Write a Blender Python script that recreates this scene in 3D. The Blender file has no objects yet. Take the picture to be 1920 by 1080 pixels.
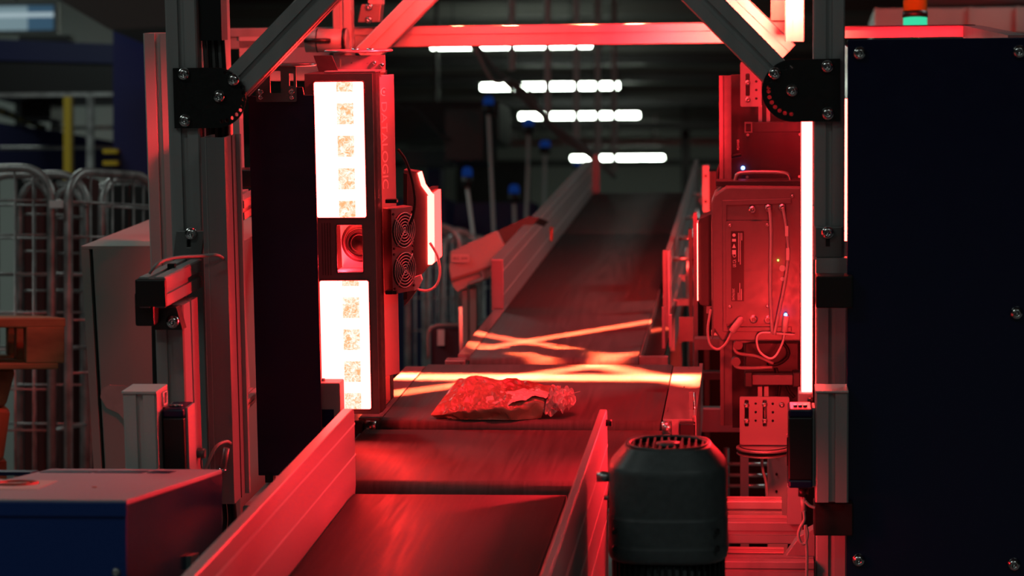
import bpy, math, random
from mathutils import Vector, Matrix
from mathutils.geometry import tessellate_polygon
from mathutils import noise as mnoise
random.seed(7)
sc = bpy.context.scene
COL = sc.collection
# ------------------------------------------------------------------ camera, world, exposure
F = 4600.0                                   # focal length in pixels of the 1920 wide frame (86 mm)
YAW, PITCH, ROLL = math.atan(450/F), math.atan(20/F), math.radians(-0.1)
CAM = Vector((0, 0, 1.25))
INC = math.atan(585/F)                       # slope of the conveyor line
fwd = Vector((-math.sin(YAW)*math.cos(PITCH), math.cos(YAW)*math.cos(PITCH), math.sin(PITCH)))
rgt0 = Vector((math.cos(YAW), math.sin(YAW), 0)); up0 = rgt0.cross(fwd)
rgt = rgt0*math.cos(ROLL) + up0*math.sin(ROLL); up = -rgt0*math.sin(ROLL) + up0*math.cos(ROLL)
cd = bpy.data.cameras.new('camera'); cam = bpy.data.objects.new('camera', cd); COL.objects.link(cam)
cam.matrix_world = Matrix.Translation(CAM) @ Matrix((rgt, up, -fwd)).transposed().to_4x4()
cd.sensor_width = 36; cd.lens = F*36/1920; cd.clip_end = 200
cd.dof.use_dof = True; cd.dof.focus_distance = 3.75; cd.dof.aperture_fstop = 6.5
sc.camera = cam
w = bpy.data.worlds.new('world'); sc.world = w; w.use_nodes = True
w.node_tree.nodes['Background'].inputs[0].default_value = (0.55, 0.62, 0.62, 1)
w.node_tree.nodes['Background'].inputs[1].default_value = 0.010
sc.view_settings.view_transform = 'Standard'; sc.view_settings.look = 'None'
sc.view_settings.gamma = 1; sc.view_settings.use_curve_mapping = False
sc.view_settings.exposure = 0.0
sc.cycles.use_denoising = True
sc.cycles.max_bounces = 6; sc.cycles.diffuse_bounces = 3; sc.cycles.glossy_bounces = 3
sc.cycles.transmission_bounces = 4; sc.cycles.transparent_max_bounces = 6
sc.cycles.sample_clamp_indirect = 4.0; sc.cycles.caustics_reflective = False; sc.cycles.caustics_refractive = False

FW = Matrix.Translation(CAM)                               # level frame, origin at the camera
FM = Matrix.Translation(CAM) @ Matrix.Rotation(INC, 4, 'X')  # frame of the sloping machine line
IM = Matrix.Rotation(-INC, 3, 'X')
def ray(px, py):
    d = rgt*((px-960)/F) + up*((540-py)/F) + fwd
    return d
def _hit(d, x, y, z):
    if y is not None: return d*(y/d.y)
    if z is not None: return d*(z/d.z)
    return d*(x/d.x)
def M(px, py, y=None, z=None, x=None): return _hit(IM @ ray(px, py), x, y, z)
def W(px, py, y=None, z=None, x=None): return _hit(ray(px, py), x, y, z)

def ZF(y): return (-CAM.z-y*math.sin(INC))/math.cos(INC)   # the hall floor in the machine frame
RED = (1.0, 0.016, 0.026)
HOT = (1.0, 0.085, 0.034)
def area(name, loc, aim, sx, sy, power, color, frame=FW, spread=180, sz_axis=None):
    l = bpy.data.lights.new(name, 'AREA'); l.shape = 'RECTANGLE'; l.size = sx; l.size_y = sy
    l.energy = power; l.color = color; l.spread = math.radians(spread)
    o = bpy.data.objects.new(name, l); COL.objects.link(o)
    loc = Vector(loc); zz = (loc-Vector(aim)).normalized()
    xa = Vector(sz_axis) if sz_axis else Vector((1, 0, 0))
    yy = zz.cross(xa).normalized(); xx = yy.cross(zz).normalized()
    m = Matrix((xx, yy, zz)).transposed().to_4x4(); m.translation = loc
    o.matrix_world = frame @ m
    return o
# hall lamps overhead, behind and beside the camera
HALL = (0.86, 1.0, 0.93)
for i, (x, y) in enumerate(((-2.5, 0.5), (1.5, -1.0), (-1.0, -4.0), (-3.5, 4.0))):
    area('hall_lamp', (x, y, 2.7), (x, y, 0), 1.5, 0.3, 16, HALL)
for x, y in ((-3.5, 9), (3, 16), (-5.5, 14), (2.4, 6)):
    area('hall_lamp', (x, y, 2.55), (x, y, 0), 1.5, 0.3, 30, HALL)
# ------------------------------------------------------------------ materials
MATS = {}
def mat(name, col, rough=0.5, metal=0.0, noise=0.0, nscale=60, bump=0.0, stretch=None, spec=0.5, emit=None, es=0, alpha=1, trans=0, coat=0):
    if name in MATS: return MATS[name]
    m = bpy.data.materials.new(name); m.use_nodes = True; nt = m.node_tree; b = nt.nodes['Principled BSDF']
    b.inputs['Base Color'].default_value = (*col, 1); b.inputs['Roughness'].default_value = rough
    b.inputs['Metallic'].default_value = metal; b.inputs['Specular IOR Level'].default_value = spec
    b.inputs['Alpha'].default_value = alpha; b.inputs['Transmission Weight'].default_value = trans
    b.inputs['Coat Weight'].default_value = coat
    if emit: b.inputs['Emission Color'].default_value = (*emit, 1); b.inputs['Emission Strength'].default_value = es
    if noise or bump:
        tc = nt.nodes.new('ShaderNodeTexCoord'); mp = nt.nodes.new('ShaderNodeMapping'); nz = nt.nodes.new('ShaderNodeTexNoise')
        mp.inputs['Scale'].default_value = stretch or (1, 1, 1); nz.inputs['Scale'].default_value = nscale; nz.inputs['Detail'].default_value = 6
        nt.links.new(tc.outputs['Object'], mp.inputs[0]); nt.links.new(mp.outputs[0], nz.inputs['Vector'])
        if noise:
            r = nt.nodes.new('ShaderNodeMapRange'); r.inputs[1].default_value = 0.3; r.inputs[2].default_value = 0.7
            r.inputs[3].default_value = 1-noise; r.inputs[4].default_value = 1+noise
            nt.links.new(nz.outputs['Fac'], r.inputs[0])
            mx = nt.nodes.new('ShaderNodeVectorMath'); mx.operation = 'SCALE'; mx.inputs[0].default_value = col
            nt.links.new(r.outputs[0], mx.inputs['Scale']); nt.links.new(mx.outputs[0], b.inputs['Base Color'])
            r2 = nt.nodes.new('ShaderNodeMapRange'); r2.inputs[1].default_value = 0.3; r2.inputs[2].default_value = 0.7
            r2.inputs[3].default_value = rough*0.85; r2.inputs[4].default_value = min(1, rough*1.15)
            nt.links.new(nz.outputs['Fac'], r2.inputs[0]); nt.links.new(r2.outputs[0], b.inputs['Roughness'])
        if bump:
            bp = nt.nodes.new('ShaderNodeBump'); bp.inputs['Strength'].default_value = bump; bp.inputs['Distance'].default_value = 0.001
            nt.links.new(nz.outputs['Fac'], bp.inputs['Height']); nt.links.new(bp.outputs[0], b.inputs['Normal'])
    MATS[name] = m; return m
ALU = mat('anodised_aluminium', (0.42, 0.42, 0.42), 0.5, 0.35, 0.06, 40, stretch=(1, 1, 0.05))
ALUD = mat('dark_aluminium', (0.26, 0.26, 0.265), 0.5, 0.35, 0.08, 40, stretch=(1, 1, 0.05))
GUARD = mat('guard_aluminium', (0.40, 0.40, 0.40), 0.42, 0.45, 0.05, 30, stretch=(1, 0.05, 1))
PLATE = mat('steel_plate', (0.42, 0.42, 0.42), 0.32, 0.7, 0.08, 80, stretch=(1, 0.1, 1))
ZINC = mat('zinc_steel', (0.5, 0.5, 0.5), 0.3, 0.9, 0.1, 60)
CHROME = mat('bolt_steel', (0.75, 0.75, 0.75), 0.18, 1.0)
BLACK = mat('black_powder_coat', (0.006, 0.006, 0.006), 0.45, 0, 0.1, 200, bump=0.1)
PLAST = mat('black_plastic', (0.010, 0.010, 0.011), 0.4)
RUB = mat('black_rubber', (0.008, 0.008, 0.008), 0.7)
NAVY = mat('navy_panel', (0.006, 0.008, 0.045), 0.25, 0, 0.05, 30)
NAVY2 = mat('violet_navy_panel', (0.020, 0.006, 0.040), 0.4, 0, 0.05, 30)
BLUEP = mat('blue_machine_paint', (0.003, 0.035, 0.20), 0.45, 0, 0.04, 300, bump=0.05)
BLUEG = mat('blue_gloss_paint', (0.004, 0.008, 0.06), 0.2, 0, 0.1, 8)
HOUS = mat('scanner_housing', (0.16, 0.15, 0.15), 0.4, 0.2, 0.06, 90)
HOUSD = mat('scanner_housing_dark', (0.035, 0.035, 0.035), 0.45, 0.1, 0.06, 90)
HOUSL = mat('scanner_cover_grey', (0.20, 0.20, 0.20), 0.4, 0.3, 0.04, 90)
CAB = mat('cabinet_paint', (0.33, 0.38, 0.35), 0.5, 0, 0.05, 6)
MOTOR = mat('motor_paint', (0.085, 0.098, 0.102), 0.45, 0, 0.12, 120, bump=0.12)
WHITE = mat('white_print', (0.8, 0.8, 0.8), 0.5)
GREYC = mat('grey_cable', (0.35, 0.33, 0.32), 0.5)
GALV = mat('galvanised_tube', (0.42, 0.42, 0.42), 0.42, 0.6, 0.35, 25)
WOOD = mat('pallet_wood', (0.34, 0.17, 0.08), 0.8, 0, 0.35, 30, bump=0.3, stretch=(0.2, 1, 1))
ORANGE = mat('orange_plastic', (0.55, 0.10, 0.04), 0.5, 0, 0.15, 30, bump=0.3)
def beltmat(name, c, streak=0.25):
    m = mat(name, c, 0.62, 0, streak, 24, 0.0, stretch=(6, 0.25, 1), spec=0.22)
    nt = m.node_tree; b = nt.nodes['Principled BSDF']
    tc = nt.nodes.new('ShaderNodeTexCoord'); mp = nt.nodes.new('ShaderNodeMapping'); wv = nt.nodes.new('ShaderNodeTexChecker')
    wv.inputs['Scale'].default_value = 420; nt.links.new(tc.outputs['Object'], mp.inputs[0]); nt.links.new(mp.outputs[0], wv.inputs['Vector'])
    bp = nt.nodes.new('ShaderNodeBump'); bp.inputs['Strength'].default_value = 0.15; bp.inputs['Distance'].default_value = 0.0005
    nt.links.new(wv.outputs['Fac'], bp.inputs['Height']); nt.links.new(bp.outputs[0], b.inputs['Normal'])
    return m
BELT = beltmat('belt_rubber', (0.080, 0.078, 0.078))
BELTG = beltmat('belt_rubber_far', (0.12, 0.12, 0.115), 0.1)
def glow(name, col, s):
    m = bpy.data.materials.new(name); m.use_nodes = True; nt = m.node_tree; nt.nodes.clear()
    e = nt.nodes.new('ShaderNodeEmission'); o = nt.nodes.new('ShaderNodeOutputMaterial')
    e.inputs[0].default_value = (*col, 1); e.inputs[1].default_value = s; nt.links.new(e.outputs[0], o.inputs[0]); return m
TUBE = glow('fluorescent_tube', (0.86, 1.0, 0.84), 22.0)
ROD = mat('rod_steel', (0.55, 0.57, 0.56), 0.5, 0.1)
def led_window(name, s, x0, x1, z0, z1):
    """Hot LED array behind glass: even glare with dimmer lens blocks showing along one column. Object coordinates."""
    m = bpy.data.materials.new(name); m.use_nodes = True; nt = m.node_tree; nt.nodes.clear(); N = nt.nodes.new; L = nt.links.new
    out = N('ShaderNodeOutputMaterial'); e = N('ShaderNodeEmission'); tc = N('ShaderNodeTexCoord'); sp = N('ShaderNodeSeparateXYZ')
    L(tc.outputs['Object'], sp.inputs[0])
    def band(sock, lo, hi):
        a = N('ShaderNodeMath'); a.operation = 'GREATER_THAN'; a.inputs[1].default_value = lo; L(sock, a.inputs[0])
        b = N('ShaderNodeMath'); b.operation = 'LESS_THAN'; b.inputs[1].default_value = hi; L(sock, b.inputs[0])
        c = N('ShaderNodeMath'); c.operation = 'MULTIPLY'; L(a.outputs[0], c.inputs[0]); L(b.outputs[0], c.inputs[1]); return c.outputs[0]
    wx = x1-x0; col = band(sp.outputs[0], x0+wx*0.46, x0+wx*0.76)
    n1 = N('ShaderNodeTexNoise'); n1.inputs['Scale'].default_value = 130; n1.inputs['Detail'].default_value = 8; n1.inputs['Roughness'].default_value = .75; n1.inputs['Distortion'].default_value = 1.0; L(tc.outputs['Object'], n1.inputs['Vector'])
    z_mod = N('ShaderNodeMath'); z_mod.operation = 'MODULO'; z_mod.inputs[1].default_value = 0.050
    za = N('ShaderNodeMath'); za.operation = 'ADD'; za.inputs[1].default_value = 1.0; L(sp.outputs[2], za.inputs[0]); L(za.outputs[0], z_mod.inputs[0])
    blk = N('ShaderNodeMath'); blk.operation = 'LESS_THAN'; blk.inputs[1].default_value = 0.032; L(z_mod.outputs[0], blk.inputs[0])
    t = N('ShaderNodeMapRange'); t.inputs[1].default_value = .40; t.inputs[2].default_value = .58; L(n1.outputs['Fac'], t.inputs[0])
    a = N('ShaderNodeMath'); a.operation = 'MULTIPLY'; L(col, a.inputs[0]); L(blk.outputs[0], a.inputs[1])
    b = N('ShaderNodeMath'); b.operation = 'MULTIPLY'; L(a.outputs[0], b.inputs[0]); L(t.outputs[0], b.inputs[1])
    mx = N('ShaderNodeMix'); mx.data_type = 'RGBA'; mx.inputs[6].default_value = (s, s*0.024, s*0.021, 1); mx.inputs[7].default_value = (2.0, 0.50, 0.22, 1)
    L(b.outputs[0], mx.inputs[0]); L(mx.outputs[2], e.inputs[0]); e.inputs[1].default_value = 1; L(e.outputs[0], out.inputs[0])
    return m
# ------------------------------------------------------------------ mesh builder
class B:
    def __init__(s): s.v = []; s.f = []; s.sm = []
    def add(s, vs, fs, smooth=False):
        n = len(s.v); s.v += [Vector(v) for v in vs]; s.f += [tuple(i+n for i in f) for f in fs]; s.sm += [smooth]*len(fs); return s
    def hexa(s, p): return s.add(p, [(0,3,2,1),(4,5,6,7),(0,1,5,4),(1,2,6,5),(2,3,7,6),(3,0,4,7)])
    def box(s, x0, x1, y0, y1, z0, z1):
        return s.hexa([(x0,y0,z0),(x1,y0,z0),(x1,y1,z0),(x0,y1,z0),(x0,y0,z1),(x1,y0,z1),(x1,y1,z1),(x0,y1,z1)])
    def prism(s, poly, axis, a, b, holes=()):
        def P(p, t): return {'y': (p[0], t, p[1]), 'z': (p[0], p[1], t), 'x': (t, p[0], p[1])}[axis]
        loops = [list(poly)]+[list(h) for h in holes]; flat = [p for l in loops for p in l]
        tri = tessellate_polygon([[Vector((p[0], p[1], 0)) for p in l] for l in loops])
        n = len(flat); vs = [P(p, a) for p in flat]+[P(p, b) for p in flat]
        fs = [tuple(t) for t in tri]+[tuple(i+n for i in reversed(t)) for t in tri]; k = 0
        for l in loops:
            m = len(l)
            for i in range(m): j = (i+1) % m; fs.append((k+i, k+j, k+j+n, k+i+n))
            k += m
        return s.add(vs, fs)
    def cyl(s, p0, p1, r0, r1=None, n=16, caps=True):
        p0, p1 = Vector(p0), Vector(p1); r1 = r0 if r1 is None else r1; d = (p1-p0).normalized()
        u = d.orthogonal().normalized(); w_ = d.cross(u); vs = []
        for p, r in ((p0, r0), (p1, r1)):
            for i in range(n): t = 2*math.pi*i/n; vs.append(p+(u*math.cos(t)+w_*math.sin(t))*r)
        s.add(vs, [(i, (i+1) % n, n+(i+1) % n, n+i) for i in range(n)], True)
        if caps: s.f += [tuple(range(len(s.v)-2*n, len(s.v)-n)), tuple(range(len(s.v)-n, len(s.v)))]; s.sm += [False]*2
        return s
    def tube(s, pts, r, n=8, smooth_path=6, closed=False):
        pts = [Vector(p) for p in pts]
        if smooth_path and len(pts) > 2:
            q = []; m = len(pts); rng = range(m if closed else m-1)
            for i in rng:
                a = pts[(i-1) % m] if closed or i > 0 else pts[0]; b = pts[i]; c = pts[(i+1) % m]; d = pts[(i+2) % m] if closed or i+2 < m else pts[-1]
                for k in range(smooth_path):
                    t = k/smooth_path
                    q.append(0.5*((2*b)+(c-a)*t+(2*a-5*b+4*c-d)*t*t+(3*b-a-3*c+d)*t**3))
            if not closed: q.append(pts[-1])
            pts = q
        vs = []; m = len(pts); pu = None
        for i, p in enumerate(pts):
            if closed: d = (pts[(i+1) % m]-pts[i-1]).normalized()
            else: d = (pts[min(i+1, m-1)]-pts[max(i-1, 0)]).normalized()
            if pu is None: u = d.orthogonal().normalized()
            else:
                u = pu-d*pu.dot(d); u = u.normalized() if u.length > 1e-6 else d.orthogonal().normalized()
            pu = u; w_ = d.cross(u)
            for k in range(n): t = 2*math.pi*k/n; vs.append(p+(u*math.cos(t)+w_*math.sin(t))*r)
        fs = []
        for i in range(m if closed else m-1):
            j = (i+1) % m
            for k in range(n): l = (k+1) % n; fs.append((i*n+k, i*n+l, j*n+l, j*n+k))
        s.add(vs, fs, True)
        if not closed: base = len(s.v)-m*n; s.f += [tuple(range(base, base+n)), tuple(range(len(s.v)-n, len(s.v)))]; s.sm += [False]*2
        return s
    def lathe(s, c, prof, n=32, sup=2.0, axis=(0, 0, 1), caps=True):
        c = Vector(c); ax = Vector(axis).normalized(); u = ax.orthogonal().normalized() if abs(ax.z) < 0.99 else Vector((1, 0, 0)); w_ = ax.cross(u); vs = []
        for r, z in prof:
            for i in range(n):
                t = 2*math.pi*i/n; ct, st = math.cos(t), math.sin(t)
                k = (abs(ct)**sup+abs(st)**sup)**(-1/sup); vs.append(c+(u*ct+w_*st)*r*k+ax*z)
        m = len(prof); fs = [(j*n+i, j*n+(i+1) % n, (j+1)*n+(i+1) % n, (j+1)*n+i) for j in range(m-1) for i in range(n)]
        s.add(vs, fs, True)
        if caps: b = len(s.v)-m*n; s.f += [tuple(range(b, b+n)), tuple(range(len(s.v)-n, len(s.v)))]; s.sm += [False]*2
        return s
    def dome(s, c, ax, r, h, n=14):
        """button head screw: dome with a hex socket"""
        prof = [(r, 0), (r, h*0.15), (r*0.93, h*0.45), (r*0.78, h*0.75), (r*0.55, h*0.95), (r*0.36, h), (r*0.34, h*0.45), (0.0005, h*0.4)]
        return s.lathe(c, prof, n, 2.0, ax)
    def bar(s, p0, p1, w_, d_, front=(0, -1, 0), slots=True):
        """extruded slotted aluminium bar from p0 to p1 (centre line); w_ = width across the front, d_ = depth"""
        p0, p1 = Vector(p0), Vector(p1); ax = (p1-p0).normalized(); f = Vector(front); f = (f-ax*f.dot(ax)).normalized(); sd = ax.cross(f)
        hw, hd = w_/2, d_/2; g = 0.105*min(w_, d_); dp = 0.12*min(w_, d_); c = 0.05*min(w_, d_)
        def side(h, l):     # half length h of this side, distance l of its face: list of (along, out)
            return [(-h+c, l), (-g, l), (-g, l-dp), (g, l-dp), (g, l), (h-c, l)] if slots else [(-h+c, l), (h-c, l)]
        sec = []
        sec += [(a, o) for a, o in side(hw, hd)]
        sec += [(o, -a) for a, o in side(hd, hw)]
        sec += [(-a, -o) for a, o in side(hw, hd)]
        sec += [(-o, a) for a, o in side(hd, hw)]
        n = len(sec); tri = tessellate_polygon([[Vector((a, b, 0)) for a, b in sec]])
        vs = [p0+sd*a+f*b for a, b in sec]+[p1+sd*a+f*b for a, b in sec]
        fs = [tuple(t) for t in tri]+[tuple(i+n for i in reversed(t)) for t in tri]+[(i, (i+1) % n, (i+1) % n+n, i+n) for i in range(n)]
        return s.add(vs, fs)
    def rotz(s, c, ang):
        ca, sa = math.cos(ang), math.sin(ang)
        s.v = [Vector((c[0]+(v.x-c[0])*ca-(v.y-c[1])*sa, c[1]+(v.x-c[0])*sa+(v.y-c[1])*ca, v.z)) for v in s.v]; return s
LOC = {}
def _link(o, parent=None):
    COL.objects.link(o)
    if parent is not None: o.parent = parent; LOC[o] = LOC[parent]
def thing(name, label, cat, loc, frame=FM, group=None):
    o = bpy.data.objects.new(name, None); COL.objects.link(o); o.empty_display_size = 0.02
    o.matrix_world = frame @ Matrix.Translation(Vector(loc)); LOC[o] = Vector(loc)
    o['label'] = label; o['category'] = cat
    if group: o['group'] = group
    return o
def mesh(name, b, m, loc, bevel=0):
    me = bpy.data.meshes.new(name); me.from_pydata([v-loc for v in b.v], [], b.f); me.update()
    me.polygons.foreach_set('use_smooth', b.sm); me.materials.append(m)
    import bmesh
    bm = bmesh.new(); bm.from_mesh(me); bmesh.ops.recalc_face_normals(bm, faces=bm.faces); bm.to_mesh(me); bm.free()
    o = bpy.data.objects.new(name, me)
    if bevel:
        md = o.modifiers.new('bevel', 'BEVEL'); md.width = bevel; md.segments = 2; md.limit_method = 'ANGLE'; md.angle_limit = math.radians(40)
    return o
def part(name, b, m, parent, bevel=0, label=None):
    o = mesh(name, b, m, LOC[parent], bevel); _link(o, parent)
    if label: o['label'] = label
    return o
def solo(name, b, m, label, cat, frame=FM, group=None, bevel=0, kind=None):
    n = len(b.v); lo = Vector([min(v[i] for v in b.v) for i in range(3)]); hi = Vector([max(v[i] for v in b.v) for i in range(3)])
    loc = Vector(((lo.x+hi.x)/2, (lo.y+hi.y)/2, lo.z)); o = mesh(name, b, m, loc, bevel); COL.objects.link(o)
    o.matrix_world = frame @ Matrix.Translation(loc); LOC[o] = loc
    if label: o['label'] = label
    if cat: o['category'] = cat
    if group: o['group'] = group
    if kind: o['kind'] = kind
    return o
def text(s, parent, m, org, xdir, ydir, height, length=None, name='lettering', align='LEFT', label=None):
    c = bpy.data.curves.new(name, 'FONT'); c.body = s; c.size = 1; c.extrude = 0; c.align_x = align; c.materials.append(m)
    o = bpy.data.objects.new(name, c); COL.objects.link(o); bpy.context.view_layer.update(); dx, dy = o.dimensions.x, o.dimensions.y
    sy = height/max(dy, 1e-3); sx = (length/dx) if length else sy
    X, Y = Vector(xdir).normalized(), Vector(ydir).normalized(); Z = X.cross(Y)
    m4 = Matrix((X*sx, Y*sy, Z)).transposed().to_4x4(); m4.translation = Vector(org)-LOC[parent]
    me = bpy.data.meshes.new_from_object(o); bpy.data.objects.remove(o); me.materials.clear(); me.materials.append(m)
    o = bpy.data.objects.new(name, me); COL.objects.link(o)
    o.parent = parent; o.matrix_local = m4; LOC[o] = LOC[parent]
    if label: o['label'] = label
    return o
def rect(T, x0, y0, x1, y1, d):
    """pixel rectangle seen at depth d -> x0, x1, z0, z1 in frame T"""
    cy, cx = (y0+y1)/2, (x0+x1)/2
    return T(x0, cy, y=d).x, T(x1, cy, y=d).x, T(cx, y1, y=d).z, T(cx, y0, y=d).z
def rbox(b, T, x0, y0, x1, y1, d0, d1):
    a, c, e, f = rect(T, x0, y0, x1, y1, d0); return b.box(a, c, d0, d1, e, f)
def circ(cx, cz, r, n=16, a0=0, a1=2*math.pi, rx=None):
    return [(cx+(rx or r)*math.cos(a0+(a1-a0)*i/n), cz+r*math.sin(a0+(a1-a0)*i/n)) for i in range(n)]
def rr(x0, x1, z0, z1, r, n=4):
    o = []
    for cx, cz, a in ((x1-r, z1-r, 0), (x0+r, z1-r, 90), (x0+r, z0+r, 180), (x1-r, z0+r, 270)):
        for i in range(n+1): t = math.radians(a+90*i/n); o.append((cx+r*math.cos(t), cz+r*math.sin(t)))
    return o
# ================================================================== THE HALL (level frame, origin at camera height)
FLZ = -1.25
CONC = mat('hall_floor_concrete', (0.20, 0.20, 0.20), 0.6, 0, 0.25, 1.5)
CEIL = mat('ceiling_sheet', (0.16, 0.16, 0.15), 0.7, 0, 0.2, 1.0)
WALLM = mat('pale_wall_panel', (0.42, 0.46, 0.43), 0.7, 0, 0.08, 0.6)
DARKS = mat('dark_steel', (0.03, 0.03, 0.032), 0.5, 0.2, 0.2, 4)
solo('floor', B().box(-16, 9, -6, 46, FLZ-0.1, FLZ), CONC, None, None, FW, kind='structure')
b = B().box(-16, 9, -6, 46, 2.95, 3.05)
for i in range(30): b.box(-16, 9, 6+i*1.3, 6.25+i*1.3, 2.80, 2.95)
solo('ceiling', b, CEIL, None, None, FW, kind='structure')
solo('wall_back', B().box(-16, 9, 45, 45.2, FLZ, 2.95), WALLM, None, None, FW, kind='structure')
solo('wall_right', B().box(8.8, 9, -6, 45, FLZ, 2.95), DARKS, None, None, FW, kind='structure')
solo('wall_left', B().box(-16, -15.8, -6, 45, FLZ, 2.95), WALLM, None, None, FW, kind='structure')
xr = W(330, 100, y=17).x
solo('wall_partition', B().box(-15.8, xr, 17, 17.15, FLZ, 2.95), WALLM, None, None, FW, kind='structure')
# steel beams under the ceiling and trim rail on the far wall
b = B()
for i, py in enumerate((110, 145, 190, 235)):
    p = W(1150, py, y=28+i*2); b.box(-5, 4, p.y, p.y+0.2, p.z-0.06, p.z+0.04)
solo('ceiling_beams', b, DARKS, None, None, FW, kind='structure')
a, c, e, f = rect(W, 1100, 300, 1300, 308, 44.5); solo('trim_1', B().box(-8, 3, 44.4, 45, e, f), DARKS, None, None, FW, kind='structure')
p = W(1285, 200, y=36); solo('column_1', B().box(p.x-.06, p.x+.06, 36, 36.15, FLZ, 2.95), DARKS, None, None, FW, kind='structure')
a, c, e, f = rect(W, 855, 300, 1010, 420, 40); solo('wall_recess', B().box(a, a+1.2, 40, 40.2, FLZ, f), DARKS, None, None, FW, kind='structure')

# fluorescent lights
for i, (x0, x1, y, d, where) in enumerate(((810, 1108, 84, 23.2, 'closest, hanging right under the red crossbeam'), (903, 1160, 162, 27.1, 'second one down from the red crossbeam'),
        (975, 1198, 217, 31.0, 'third one down from the red crossbeam'), (1072, 1244, 296, 40.4, 'farthest and lowest, above the conveyor end'))):
    p0, p1 = W(x0, y+4, y=d), W(x1, y-4, y=d); zc = W((x0+x1)/2, y, y=d).z; t = thing('fluorescent_light', 'long white fluorescent ceiling light, '+where, 'light', (p0.x, d, zc), FW, 'fluorescent ceiling lights')
    part('diffuser', B().cyl((p0.x, d, zc), (p1.x, d, zc), 0.034, n=12), TUBE, t)
    part('fixture', B().box(p0.x-.05, p1.x+.05, d-.05, d+.05, zc+.032, zc+.09), DARKS, t)
    for xx in (p0.x+.2, p1.x-.2): part('suspension_wire', B().cyl((xx, d, zc+.09), (xx, d, 2.96), 0.006), DARKS, t)
# threaded rods hanging from the ceiling
for px, y1, d, lab in ((960, 132, 13, 'leftmost of the row, ending above the second light'), (1027, 235, 14, 'second from left'), (1081, 268, 16, 'third from left'),
        (1121, 300, 18, 'fourth from left'), (1152, 322, 20, 'rightmost and thinnest of the row')):
    p = W(px, y1, y=d); solo('hanging_rod', B().cyl((p.x, d, p.z), (p.x, d, 2.96), 0.0095*d/14+.009, n=8), ROD, 'thin steel ceiling rod, '+lab, 'rod', FW, 'ceiling rods')
# cable tray
a, c, e, f = rect(W, 925, 262, 1500, 273, 38); b = B().box(a, c, 38, 38.25, e, f)
for i in range(5): b.box(a+.3+i*1.1, a+.33+i*1.1, 38.1, 38.13, f, 2.96)
solo('cable_tray', b, GALV, 'long grey cable tray running across the hall below the ceiling', 'cable tray', FW)
# diagonal cable bundle
t = thing('cable_bundle', 'thick dark bundle of cables sagging diagonally from the ceiling down to the conveyor end', 'cable', W(890, 90, y=9), FW)
for off, rr_ in ((0, .010), (5, .007), (-6, .006), (10, .005)):
    pts = [W(885+off, 82, y=9), W(925+off*1.5, 130+off, y=9.5), W(985+off, 180-off, y=10), W(1040-off, 240, y=10.5), W(1100, 282+off, y=11), W(1152, 332, y=11.5)]
    part('cable', B().tube(pts, rr_), mat('dusty_cable', (.16, .155, .15), .6), t)
pts = [W(890, 90, y=9), W(918, 145, y=9.2), W(935, 155, y=9.3), W(952, 150, y=9.5)]
part('loose_cable', B().tube(pts, .006), GREYC, t)
# beacons on poles
BL = glow('blue_beacon_glass', (0.02, 0.10, 0.55), 0.16)
for px, yt, yb, px2, y2, d, lab in ((916, 180, 213, 926, 432, 12, 'tallest and leftmost but one'), (991, 220, 252, 987, 402, 14, 'upper middle, right of the tallest pole'),
        (1022, 263, 288, 1021, 330, 17, 'small, rightmost above the left guide wall'), (876, 312, 350, 889, 450, 10.5, 'leftmost, in front of the wire cages'), (964, 345, 380, 965, 412, 12.5, 'short one, nearest the grey chute'), (1083, 303, 318, 1083, 335, 22, 'tiny one, beside the tip of the guide wall')):
    p = W(px, yb, y=d); q = W(px2, y2, y=d); r = 10.5/F*d if px != 1083 else 7/F*d; h = (yb-yt)/F*d
    t = thing('beacon_pole', 'blue capped beacon on a thin pole, '+lab, 'beacon', (q.x, d, q.z), FW, 'blue beacons on poles')
    q = q+(q-p)*((q.z-FLZ)/max(p.z-q.z, .004)); part('pole', B().cyl(q, p, .0075*d/12+.001, n=8), ROD, t)
    part('lamp_base', B().cyl(p, p+Vector((0, 0, h*.5)), r, n=14), PLAST, t)
    part('lamp_cap', B().lathe(p+Vector((0, 0, h*.5)), [(r*.95, 0), (r*.95, h*.3), (r*.7, h*.45), (0.001, h*.5)], 14), BL, t)
# dark ducts and pipes upper left of centre
b = B(); a, c, e, f = rect(W, 738, 190, 935, 262, 20)
b.box(a, c, 20, 21, e, f); b.box(a+.3, a+.33, 20.3, 20.33, f, 2.96); solo('ventilation_duct', b, DARKS, 'dark rectangular ventilation duct beyond the left scanner, under the ceiling', 'duct', FW)
a, c, e, f = rect(W, 835, 205, 905, 300, 14); solo('duct_box', B().box(a, c, 14, 14.8, e, f), PLAST, 'black equipment box hanging beside the tallest beacon pole', 'box', FW)
solo('ceiling_hose', B().tube([W(738, 190, y=14), W(760, 205, y=14), W(772, 200, y=14), W(790, 212, y=14), W(812, 235, y=14), W(832, 258, y=14), W(846, 262, y=14)], .012), DARKS, 'dark curving hose hanging below the dark duct', 'hose', FW)
solo('steel_beam', B().box(W(755, 290, y=18).x, W(850, 290, y=18).x, 18, 18.3, W(800, 312, y=18).z, W(800, 280, y=18).z), DARKS, 'short dark beam over the blue back wall panels', 'beam', FW)
for x0, x1, y0, y1, d, m, lab in ((742, 835, 372, 450, 16, NAVY, 'low'), (835, 1000, 380, 450, 17, NAVY, 'wide')):
    a, c, e, f = rect(W, x0, y0, x1, y1, d); solo('blue_conveyor', B().box(a, c, d, d+.5, FLZ, f), mat('navy_steel', (0.004, 0.006, 0.06), 0.5), lab+' dark blue conveyor side seen beyond the wire cages', 'conveyor', FW)
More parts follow.
